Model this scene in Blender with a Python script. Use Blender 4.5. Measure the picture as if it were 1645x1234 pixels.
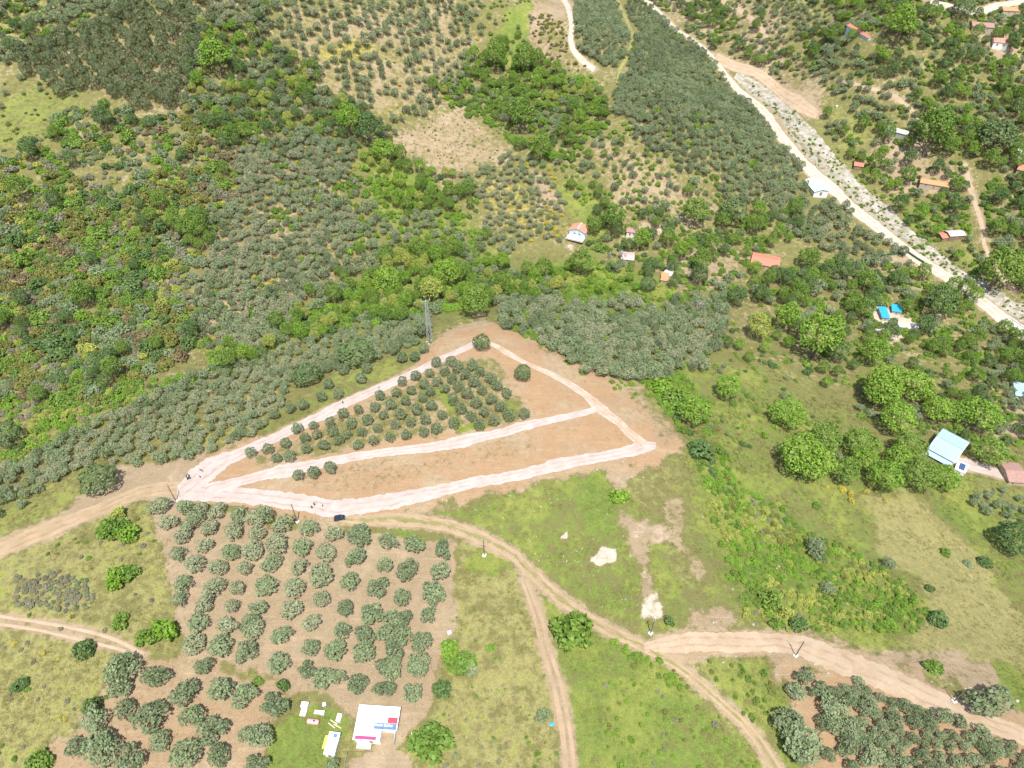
import bpy, bmesh, math, random
import numpy as np
from mathutils import Vector, Matrix, Quaternion

# ------------------------------------------------------------------ scene, camera, light
scn = bpy.context.scene
for o in list(bpy.data.objects):
    bpy.data.objects.remove(o)
COL = scn.collection
PW, PH, F, PITCH, CAMH = 1645.0, 1234.0, 1142.0, math.radians(44), 210.0
cam_d = bpy.data.cameras.new('camera')
cam_d.sensor_fit = 'HORIZONTAL'; cam_d.sensor_width = 36.0; cam_d.lens = 36.0 * F / PW
cam_d.clip_start = 1.0; cam_d.clip_end = 20000
cam = bpy.data.objects.new('camera', cam_d); COL.objects.link(cam)
cam.location = (0, 0, CAMH); cam.rotation_euler = (math.pi / 2 - PITCH, 0, 0)
scn.camera = cam

def ray(px, py):
    """direction of the view ray through a photograph pixel (arrays welcome)"""
    u = (np.asarray(px, float) - PW / 2) / F; v = (PH / 2 - np.asarray(py, float)) / F
    cp, sp = math.cos(PITCH), math.sin(PITCH)
    return np.stack([u, v * sp + cp, v * cp - sp], -1)

sund = Vector(ray(772, 1092)).normalized()
world = bpy.data.worlds.new('World'); scn.world = world; world.use_nodes = True
wn = world.node_tree.nodes; wl = world.node_tree.links
sky = wn.new('ShaderNodeTexSky'); sky.sky_type = 'NISHITA'; sky.sun_disc = False
sky.sun_elevation = math.asin(-sund.z); sky.sun_rotation = math.atan2(-sund.x, -sund.y)
sky.air_density = 1.2; sky.dust_density = 2.0
wl.new(sky.outputs[0], wn['Background'].inputs[0]); wn['Background'].inputs[1].default_value = 0.12
sl = bpy.data.lights.new('sun', 'SUN'); sl.energy = 4.3; sl.angle = math.radians(0.53); sl.color = (1.0, 0.955, 0.89)
so = bpy.data.objects.new('sun', sl); COL.objects.link(so)
so.rotation_euler = sund.to_track_quat('-Z', 'Y').to_euler(); so.location = (0, -200, 600)
vs = scn.view_settings
vs.view_transform = 'Standard'; vs.look = 'None'; vs.gamma = 1.0; vs.use_curve_mapping = False
vs.exposure = 0.96
scn.render.engine = 'CYCLES'

rng = np.random.default_rng(11); random.seed(5)

# ------------------------------------------------------------------ terrain heights
ZS = 1.4
CP = [(300,790,0),(560,820,0),(770,530,-2),(1060,715,-3),(800,660,0),(400,730,0),(650,760,0),(900,700,-1),(600,620,0),
 (0,1234,-4),(420,1234,-2),(600,1150,-2),(820,1234,-3),(1200,1230,-2),(1645,1234,2),(1400,1100,1),(0,880,2),(0,1040,0),
 (250,1000,0),(480,980,0),(740,980,-1),(960,960,-1),(1150,1035,0),
 (1200,700,-10),(1200,850,-6),(1300,900,-9),(1500,950,-10),(1645,1000,-14),(1520,720,-24),(1400,560,-30),(1640,760,-28),(1160,560,-16),
 (1645,530,-34),(1430,380,-28),(1230,180,-14),(1130,90,-8),(1060,20,-2),
 (1640,350,-18),(1500,180,0),(1600,20,28),(1400,50,22),(1250,20,14),(1350,260,-18),(1300,100,0),(1500,300,-20),
 (950,420,-26),(800,400,-22),(560,490,-15),(330,550,-10),(0,660,-9),(680,310,-13),(850,200,-4),(840,100,5),
 (1100,200,6),(1000,60,14),(1200,400,-25),(1050,480,-20),(900,500,-16),(1000,300,-10),(1150,320,-16),
 (600,250,-3),(400,300,6),(100,300,14),(100,100,34),(350,20,46),(600,50,30),(800,30,20),(920,50,18),(0,450,2),(0,0,50),
 (450,620,-3),(250,680,-3),(120,740,-1),(0,790,0),(200,480,-2),(720,440,-18),(650,520,-8)]
CP = np.array(CP, float)
d = ray(CP[:, 0], CP[:, 1]); cz = CP[:, 2] * ZS
t = (cz - CAMH) / d[:, 2]
cx, cy = d[:, 0] * t, d[:, 1] * t
def tps_k(r2): return np.where(r2 > 1e-9, r2 * np.log(r2 + 1e-12), 0.0)
S = 100.0
P = np.stack([np.ones_like(cx), cx / S, cy / S], 1)
n = len(cx)
K = tps_k(((cx[:, None] - cx) / S) ** 2 + ((cy[:, None] - cy) / S) ** 2) + 0.02 * np.eye(n)
A = np.zeros((n + 3, n + 3)); A[:n, :n] = K; A[:n, n:] = P; A[n:, :n] = P.T
W = np.linalg.solve(A, np.concatenate([cz, np.zeros(3)]))

_tab = rng.random((257, 257)); _tab[256] = _tab[0]; _tab[:, 256] = _tab[:, 0]
def vnoise(x, y):
    x = np.asarray(x, float) % 256; y = np.asarray(y, float) % 256
    i = np.floor(x).astype(int); j = np.floor(y).astype(int); f = x - i; g = y - j
    f = f * f * (3 - 2 * f); g = g * g * (3 - 2 * g)
    return (_tab[i, j] * (1 - f) + _tab[i + 1, j] * f) * (1 - g) + (_tab[i, j + 1] * (1 - f) + _tab[i + 1, j + 1] * f) * g
def fbm(x, y, o=3):
    s = 0; a = .5
    for k in range(o):
        s = s + a * vnoise(x * 2 ** k + 17 * k, y * 2 ** k + 31 * k); a *= .5
    return s / (1 - .5 ** o)

def raw_h(x, y):
    out = np.empty_like(x)
    fx, fy = x.ravel(), y.ravel(); res = np.empty_like(fx)
    for s in range(0, len(fx), 20000):
        a, b = fx[s:s + 20000], fy[s:s + 20000]
        # far outside the controlled area the spline is evaluated at the border
        ac = np.clip(a, -620, 620); bc = np.clip(b, 20, 900)
        k = tps_k(((ac[:, None] - cx) / S) ** 2 + ((bc[:, None] - cy) / S) ** 2)
        z = k @ W[:n] + W[n] + W[n + 1] * ac / S + W[n + 2] * bc / S
        z = np.clip(z, -75, 120)
        far = np.clip((np.hypot(a - ac, b - bc)) / 900, 0, 1)
        res[s:s + 20000] = z * (1 - far) + 30 * far
    return res.reshape(x.shape)

def axis(segs):
    out = [segs[0][0]]
    for a, b, st in segs:
        out += list(np.linspace(a, b, max(2, int(round((b - a) / st)) + 1))[1:])
    return np.array(out)
GX = axis([(-6000, -1500, 900), (-1500, -640, 60), (-640, -200, 2.6), (-200, 200, 1.35), (200, 640, 2.6), (640, 1500, 60), (1500, 6000, 900)])
GY = axis([(-5000, -500, 900), (-500, 20, 50), (20, 300, 1.35), (300, 560, 2.0), (560, 860, 3.2), (860, 1500, 60), (1500, 9000, 900)])
XX, YY = np.meshgrid(GX, GY, indexing='ij')
HH = raw_h(XX, YY)
near = ((np.abs(XX) < 640) & (YY > 20) & (YY < 860)).astype(float)
HH += near * ((fbm(XX / 22, YY / 22, 3) - .5) * 2.0 + (fbm(XX / 6 + 40, YY / 6, 2) - .5) * .55)

def hgt(x, y):
    x = np.asarray(x, float); y = np.asarray(y, float)
    i = np.clip(np.searchsorted(GX, x) - 1, 0, len(GX) - 2); j = np.clip(np.searchsorted(GY, y) - 1, 0, len(GY) - 2)
    f = (x - GX[i]) / (GX[i + 1] - GX[i]); g = (y - GY[j]) / (GY[j + 1] - GY[j])
    return (HH[i, j] * (1 - f) + HH[i + 1, j] * f) * (1 - g) + (HH[i, j + 1] * (1 - f) + HH[i + 1, j + 1] * f) * g

def ground(px, py, up=0.0):
    """the point 'up' metres above the terrain seen through a pixel; returns ground x, y"""
    px = np.atleast_1d(np.asarray(px, float)); py = np.atleast_1d(np.asarray(py, float))
    dd = ray(px, py); up = np.broadcast_to(np.asarray(up, float), px.shape)
    T = np.linspace(120, 1300, 500)
    hit = np.full(px.shape, 900.0); done = np.zeros(px.shape, bool); prev = np.full(px.shape, 120.0)
    for tt in T:
        x, y, z = dd[:, 0] * tt, dd[:, 1] * tt, CAMH + dd[:, 2] * tt
        below = (z < hgt(x, y) + up) & ~done
        hit[below] = tt; done |= below
        if done.all(): break
    lo = hit - (T[1] - T[0]); hi = hit.copy()
    for _ in range(14):
        m = (lo + hi) / 2
        b = CAMH + dd[:, 2] * m < hgt(dd[:, 0] * m, dd[:, 1] * m) + up
        hi = np.where(b, m, hi); lo = np.where(b, lo, m)
    return dd[:, 0] * hi, dd[:, 1] * hi
def project(x, y, z):
    cp, sp = math.cos(PITCH), math.sin(PITCH)
    dz = z - CAMH; dep = y * cp - dz * sp; dep = np.where(dep < 1, 1, dep)
    return PW / 2 + F * x / dep, PH / 2 - F * (y * sp + dz * cp) / dep, dep
def depth_at(x, y): return project(x, y, hgt(x, y))[2]
def inside(px, py, poly):
    poly = np.asarray(poly, float); r = np.zeros(np.shape(px), bool)
    x1, y1 = poly[-1]
    for x2, y2 in poly:
        c = ((y1 > py) != (y2 > py))
        with np.errstate(divide='ignore', invalid='ignore'):
            r ^= c & (px < (x2 - x1) * (py - y1) / (y2 - y1 + 1e-12) + x1)
        x1, y1 = x2, y2
    return r
def sdist(px, py, poly):
    poly = np.asarray(poly, float); dm = np.full(np.shape(px), 1e9); a = poly[-1]
    for b in poly:
        e = b - a; L = e @ e + 1e-9
        tt = np.clip(((px - a[0]) * e[0] + (py - a[1]) * e[1]) / L, 0, 1)
        dm = np.minimum(dm, np.hypot(px - a[0] - tt * e[0], py - a[1] - tt * e[1])); a = b
    return np.where(inside(px, py, poly), dm, -dm)

# ------------------------------------------------------------------ helpers for meshes and objects
def mesh_np(name, V, Fc, mats, mi=None, smooth=False):
    V = np.asarray(V, np.float32); Fc = np.asarray(Fc, np.int32)
    me = bpy.data.meshes.new(name); k = Fc.shape[1]
    me.vertices.add(len(V)); me.vertices.foreach_set('co', V.ravel())
    me.loops.add(Fc.size); me.loops.foreach_set('vertex_index', Fc.ravel())
    me.polygons.add(len(Fc)); me.polygons.foreach_set('loop_start', np.arange(0, Fc.size, k, dtype=np.int32))
    me.polygons.foreach_set('loop_total', np.full(len(Fc), k, np.int32))
    if mi is not None: me.polygons.foreach_set('material_index', np.asarray(mi, np.int32))
    if smooth: me.polygons.foreach_set('use_smooth', np.ones(len(Fc), bool))
    for m in mats: me.materials.append(m)
    me.update(calc_edges=True); me.validate()
    return me
def link(name, data, parent=None, loc=None):
    o = bpy.data.objects.new(name, data); COL.objects.link(o)
    if parent: o.parent = parent
    if loc is not None: o.location = loc
    return o
def tag(o, label=None, cat=None, group=None, kind=None):
    if label: o['label'] = label
    if cat: o['category'] = cat
    if group: o['group'] = group
    if kind: o['kind'] = kind
    return o
class MB:
    """collects simple shapes into one mesh"""
    def __init__(s): s.v = []; s.f = []
    def add(s, v, f):
        b = len(s.v); s.v += [tuple(q) for q in v]; s.f += [tuple(i + b for i in q) for q in f]; return s
    def box(s, x0, x1, y0, y1, z0, z1):
        return s.add([(x0,y0,z0),(x1,y0,z0),(x1,y1,z0),(x0,y1,z0),(x0,y0,z1),(x1,y0,z1),(x1,y1,z1),(x0,y1,z1)],
            [(3,2,1,0),(4,5,6,7),(0,1,5,4),(1,2,6,5),(2,3,7,6),(3,0,4,7)])
    def bar(s, a, b, w, h=None):
        a = Vector(a); b = Vector(b); h = h or w; d = (b - a).normalized()
        u = d.cross(Vector((0, 0, 1))); u = u.normalized() if u.length > 1e-4 else Vector((1, 0, 0)); v = u.cross(d)
        q = [(-1,-1),(1,-1),(1,1),(-1,1)]
        return s.add([a + u*w/2*i + v*h/2*j for i, j in q] + [b + u*w/2*i + v*h/2*j for i, j in q],
            [(3,2,1,0),(4,5,6,7),(0,1,5,4),(1,2,6,5),(2,3,7,6),(3,0,4,7)])
    def tube(s, pts, rad, k=7):
        pts = [Vector(p) for p in pts]; rings = []
        for i, p in enumerate(pts):
            d = (pts[min(i + 1, len(pts) - 1)] - pts[max(i - 1, 0)]).normalized()
            u = d.cross(Vector((0.3, 1, 0.1))).normalized(); v = d.cross(u)
            rings.append([p + (u * math.cos(2*math.pi*q/k) + v * math.sin(2*math.pi*q/k)) * rad[i] for q in range(k)])
        vv = [q for r in rings for q in r]; ff = []
        for i in range(len(pts) - 1):
            for q in range(k): ff.append((i*k+q, i*k+(q+1) % k, (i+1)*k+(q+1) % k, (i+1)*k+q))
        ff.append(tuple(range(k))[::-1]); ff.append(tuple((len(pts)-1)*k+q for q in range(k)))
        return s.add(vv, ff)
    def prism(s, prof, x0, x1):
        """profile of (y, z) swept along x"""
        k = len(prof)
        return s.add([(x0, y, z) for y, z in prof] + [(x1, y, z) for y, z in prof],
            [tuple(range(k))[::-1], tuple(range(k, 2*k))] + [(i, (i+1) % k, k+(i+1) % k, k+i) for i in range(k)])
    def build(s, name, mat, parent=None, smooth=False):
        me = bpy.data.meshes.new(name); me.from_pydata([tuple(v) for v in s.v], [], s.f); me.materials.append(mat)
        bm = bmesh.new(); bm.from_mesh(me); bmesh.ops.recalc_face_normals(bm, faces=bm.faces); bm.to_mesh(me); bm.free()
        if smooth: me.polygons.foreach_set('use_smooth', np.ones(len(me.polygons), bool))
        me.update(); return link(name, me, parent)

# ------------------------------------------------------------------ materials
MATS = {}
def nodes(name):
    m = bpy.data.materials.new(name); m.use_nodes = True; nt = m.node_tree; MATS[name] = m
    return m, nt, nt.nodes, nt.links, nt.nodes['Principled BSDF']
def noise(nt, scale, detail=4, rough=.6, vec=None):
    q = nt.nodes.new('ShaderNodeTexNoise'); q.inputs['Scale'].default_value = scale
    q.inputs['Detail'].default_value = detail; q.inputs['Roughness'].default_value = rough
    if vec is not None: nt.links.new(vec, q.inputs['Vector'])
    return q.outputs['Fac']
def mathn(nt, op, a, b=None, c=None, clamp=False):
    q = nt.nodes.new('ShaderNodeMath'); q.operation = op; q.use_clamp = clamp
    for i, v in enumerate((a, b, c)):
        if v is None: continue
        if isinstance(v, (int, float)): q.inputs[i].default_value = v
        else: nt.links.new(v, q.inputs[i])
    return q.outputs[0]
def mix(nt, fac, a, b, blend='MIX'):
    q = nt.nodes.new('ShaderNodeMix'); q.data_type = 'RGBA'; q.blend_type = blend
    for idx, v in ((0, fac), (6, a), (7, b)):
        if isinstance(v, (int, float)): q.inputs[idx].default_value = v
        elif isinstance(v, tuple): q.inputs[idx].default_value = (*v, 1)
        else: nt.links.new(v, q.inputs[idx])
    return q.outputs[2]
def smooth(nt, v, a, b):
    q = nt.nodes.new('ShaderNodeMapRange'); q.interpolation_type = 'SMOOTHSTEP'
    q.inputs[1].default_value = a; q.inputs[2].default_value = b
    nt.links.new(v, q.inputs[0]); return q.outputs[0]
def plain(name, c1, c2=None, scale=2.0, rough=.7, bump=0.0, spec=.3, metal=0.0):
    if name in MATS: return MATS[name]
    m, nt, N, L, B = nodes(name)
    tc = N.new('ShaderNodeTexCoord').outputs['Object']
    c2 = c2 or tuple(v * .72 for v in c1)
    f = noise(nt, scale, 5, .65, tc)
    L.new(mix(nt, smooth(nt, f, .3, .75), c1, c2), B.inputs['Base Color'])
    B.inputs['Roughness'].default_value = rough; B.inputs['Specular IOR Level'].default_value = spec; B.inputs['Metallic'].default_value = metal
    if bump:
        b = N.new('ShaderNodeBump'); b.inputs['Strength'].default_value = bump; b.inputs['Distance'].default_value = .1
        L.new(noise(nt, scale * 3, 4, .6, tc), b.inputs['Height']); L.new(b.outputs[0], B.inputs['Normal'])
    return m
def foliage(name, c1, c2, c3=None, trans=.22):
    """leaf colour varies from plant to plant (object random) and from spray to spray (noise)"""
    m, nt, N, L, B = nodes(name)
    tc = N.new('ShaderNodeTexCoord').outputs['Object']; r = N.new('ShaderNodeObjectInfo').outputs['Random']
    a = mix(nt, r, c1, c2)
    if c3: a = mix(nt, smooth(nt, noise(nt, 1.7, 3, .6, tc), .5, .72), a, c3)
    f = noise(nt, 7.0, 3, .7, tc)
    k = mix(nt, smooth(nt, f, .25, .75), (.72, .74, .7), (1.28, 1.25, 1.2))
    a = mix(nt, 1.0, a, k, 'MULTIPLY')
    L.new(a, B.inputs['Base Color']); B.inputs['Roughness'].default_value = .55; B.inputs['Specular IOR Level'].default_value = .25
    t = N.new('ShaderNodeBsdfTranslucent'); L.new(a, t.inputs[0])
    mx = N.new('ShaderNodeMixShader'); mx.inputs[0].default_value = trans
    L.new(B.outputs[0], mx.inputs[1]); L.new(t.outputs[0], mx.inputs[2]); L.new(mx.outputs[0], N['Material Output'].inputs[0])
    return m
bark = plain('bark', (.20, .15, .10), (.11, .08, .055), 6, .9)
greybark = plain('grey_bark', (.34, .30, .27), (.22, .19, .17), 6, .9)
FO = {
 'olive': foliage('olive_leaf', (.146, .196, .095), (.183, .226, .119), (.218, .258, .152)),
 'olive_dark': foliage('olive_leaf_dark', (.105, .145, .068), (.138, .175, .09), (.165, .202, .115)),
 'olive_dry': foliage('olive_leaf_dry', (.19, .22, .12), (.225, .245, .145), (.255, .275, .175)),
 'green': foliage('green_leaf', (.098, .175, .027), (.135, .21, .034), (.168, .245, .044)),
 'bright': foliage('bright_leaf', (.122, .228, .024), (.16, .262, .031), (.192, .29, .043)),
 'yellowgreen': foliage('yellow_green_leaf', (.235, .285, .055), (.285, .30, .068), (.31, .345, .095)),
 'dark': foliage('dark_leaf', (.07, .125, .036), (.098, .155, .046), (.125, .185, .058)),
 'moss': foliage('moss_leaf', (.145, .162, .04), (.18, .178, .046), (.20, .208, .06)),
 'brown': foliage('brown_leaf', (.155, .125, .062), (.18, .14, .078), (.19, .17, .085)),
 'pine': foliage('pine_needles', (.07, .094, .040), (.088, .108, .047), (.105, .124, .058), .08),
 'oak': foliage('oak_leaf', (.075, .115, .040), (.092, .13, .046), (.115, .158, .058), .12),
 'broom': foliage('broom_flower', (.46, .36, .05), (.34, .31, .06), (.2, .22, .06)),
 'heath': foliage('heath_leaf', (.20, .195, .13), (.185, .19, .115), (.235, .215, .165)),
}
# ------------------------------------------------------------------ roads and tracks (pixel x, pixel y, width in pixels)
ROADS = [
 ('dirt_track', 'earth', .07, [(-60,915,20),(0,883,20),(77,851,24),(153,821,18),(230,790,20),(300,783,20)]),
 ('dirt_track', 'earthgrass', .08, [(545,834,10),(590,836,16),(630,834,20),(706,842,20),(757,858,20),(819,888,17),(852,919,17),(902,963,17),(940,990,17),(979,1013,17),(1055,1050,15),(1106,1084,12),(1157,1128,12),(1196,1164,13),(1225,1200,16),(1255,1250,18)]),
 ('dirt_track', 'earthpale', .095, [(1035,1042,16),(1070,1036,26),(1110,1032,32),(1170,1032,32),(1225,1032,30),(1280,1037,32),(1353,1064,38),(1429,1094,38),(1506,1128,34),(1582,1158,30),(1680,1198,24)]),
 ('gravel_road', 'gravel', .11, [(285,792,26),(330,795,22),(380,796,24),(430,801,26),(480,807,27),(530,816,28),(566,815,26),(630,805,25),(706,789,20),(760,776,18),(819,766,17),(860,757,18),(902,746,20),(945,738,18),(979,732,16),(1010,725,18),(1030,719,20),(1054,716,10)]),
 ('gravel_road', 'gravel', .125, [(292,792,22),(318,768,34),(348,746,30),(375,734,20),(420,714,16),(470,690,15),(520,667,16),(560,646,15),(610,624,13),(660,602,11),(708,578,10),(740,563,9),(764,552,9)]),
 ('gravel_road', 'gravel', .14, [(330,790,22),(380,775,15),(420,765,15),(460,756,22),(500,748,16),(560,736,14),(620,727,13),(700,718,15),(740,710,19),(770,703,17),(800,697,14),(840,685,16),(880,676,12),(928,666,10),(968,655,10)]),
 ('gravel_road', 'gravelpink', .155, [(1034,714,14),(1012,697,13),(994,679,12),(975,665,14),(963,655,16),(938,633,12),(910,615,10),(884,601,9),(860,591,7),(838,580,7),(815,567,9),(790,553,6),(768,543,5)]),
 ('footpath', 'earthpale', .05, [(-40,984,5),(0,990,5),(60,999,5),(120,1010,5),(180,1026,6),(232,1051,7)]),
 ('footpath', 'earthpale', .05, [(-40,998,5),(0,1003,5),(60,1012,5),(120,1026,5),(180,1040,5),(228,1053,5)]),
 ('footpath', 'earth', .05, [(846,930,8),(869,990,6),(884,1047,6),(901,1098,6),(911,1149,6),(919,1200,6),(921,1245,6)]),
 ('footpath', 'earth', .05, [(838,930,5),(858,990,5),(873,1047,6),(888,1098,6),(899,1149,8),(906,1200,8),(909,1245,8)]),
 ('hill_path', 'gravelpale', .06, [(896,-12,8),(912,10,8),(918,40,8),(917,65,8),(924,85,9),(940,101,9),(955,112,8)]),
 ('hill_path', 'grasspath', .05, [(992,0,5),(1008,35,5),(1016,60,5),(1008,90,5),(996,112,5),(992,140,4)]),
 ('valley_road', 'gravelpale', .07, [(1030,-8,6),(1063,25,7),(1091,51,7),(1122,72,8),(1150,100,9),(1186,145,10),(1225,178,14),(1250,212,15),(1276,245,16),(1302,273,16),(1340,306,16),(1368,333,15),(1404,361,15),(1434,384,14),(1460,405,15),(1488,425,16),(1526,448,16),(1557,468,15),(1595,499,18),(1636,530,20),(1680,560,20)]),
 ('bank_road', 'earthpale', .06, [(1150,92,14),(1180,106,16),(1218,118,15),(1250,145,16),(1280,165,24),(1312,185,14)]),
 ('stream_bed', 'shingle', .05, [(1182,120,12),(1215,140,17),(1250,168,18),(1290,205,20),(1335,255,18),(1375,300,15),(1420,340,15),(1470,385,17),(1500,410,17),(1540,440,15),(1590,470,17),(1645,505,20),(1690,540,20)]),
 ('lane', 'earthpale', .05, [(1550,262,7),(1558,300,8),(1568,330,7),(1578,365,6),(1582,395,6),(1600,430,7),(1630,470,8)]),
 ('lane', 'earthpale', .05, [(1345,128,5),(1390,140,5),(1430,152,6),(1462,175,7),(1476,192,6)]),
 ('driveway', 'gravel', .07, [(1532,740,16),(1560,748,17),(1590,757,14),(1645,772,10),(1690,786,10)]),
 ('lane', 'gravelpale', .05, [(1495,2,8),(1530,12,10),(1575,18,12),(1600,10,10),(1650,2,9)]),
 ('lane', 'earthpale', .05, [(1160,0,8),(1190,18,8),(1218,40,9),(1232,62,7)]),
]
def catmull(P, step):
    P = np.asarray(P, float); P = np.vstack([2 * P[0] - P[1], P, 2 * P[-1] - P[-2]]); out = []
    for i in range(1, len(P) - 2):
        k = max(2, int(np.hypot(*(P[i + 1] - P[i])[:2]) / step)); tt = np.linspace(0, 1, k, endpoint=False)[:, None]
        a, b, c, e = P[i - 1], P[i], P[i + 1], P[i + 2]
        out.append(.5 * (2*b + (c - a)*tt + (2*a - 5*b + 4*c - e)*tt**2 + (3*b - 3*c + e - a)*tt**3))
    return np.vstack(out + [P[-2][None]])
# occupancy of the ground, 1 m cells
OX0, OY0 = -700, 0
OCC = np.zeros((1400, 1000), bool)
def occ_disc(x, y, r):
    i0, i1 = int(max(0, x - r - OX0)), int(min(1399, x + r - OX0)) + 1; j0, j1 = int(max(0, y - r - OY0)), int(min(999, y + r - OY0)) + 1
    if i1 <= i0 or j1 <= j0: return
    I, J = np.ogrid[i0:i1, j0:j1]
    OCC[i0:i1, j0:j1] |= (I + .5 + OX0 - x) ** 2 + (J + .5 + OY0 - y) ** 2 < r * r + .2
def occ_at(x, y):
    i, j = int(x - OX0), int(y - OY0)
    return not (0 <= i < 1400 and 0 <= j < 1000) or OCC[i, j]
ROADW = []
for ri, (nm, mt, up, pts) in enumerate(ROADS):
    C = catmull(pts, 2.0)
    tg = np.gradient(C[:, :2], axis=0); tg /= np.linalg.norm(tg, axis=1)[:, None] + 1e-9
    nr = np.stack([-tg[:, 1], tg[:, 0]], 1)
    k = 7; rows = []
    ph = ri * 37.1; s = np.arange(len(C)) * .22
    el = 1 + .5 * (fbm(s + ph, s * 0 + 3.3, 4) - .5) + .12 * (vnoise(s * 2.6 + ph, s * 0 + 1.7) - .5); er = 1 + .5 * (fbm(s + ph, s * 0 + 9.7, 4) - .5) + .12 * (vnoise(s * 2.6 + ph, s * 0 + 5.2) - .5)
    if nm == 'stream_bed': el = 1 + (el - 1) * 2.2; er = 1 + (er - 1) * 2.2
    for q in range(k):
        f = -1 + 2 * q / (k - 1); e = np.where(f < 0, el, er)
        pp = C[:, :2] + nr * (f * C[:, 2] / 2 * e)[:, None]
        gx, gy = ground(pp[:, 0], pp[:, 1]); rows.append(np.stack([gx, gy], 1))
    ROADW.append((nm, mt, up, np.stack(rows, 1)))
    for (a, b), (l, r2) in zip(np.stack(rows, 1)[:, 3], np.stack([np.linalg.norm(rows[0] - rows[3], axis=1), np.linalg.norm(rows[-1] - rows[3], axis=1)], 1)):
        if nm != 'stream_bed': occ_disc(a, b, max(.8, (l + r2) / 2 + .5))

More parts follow.
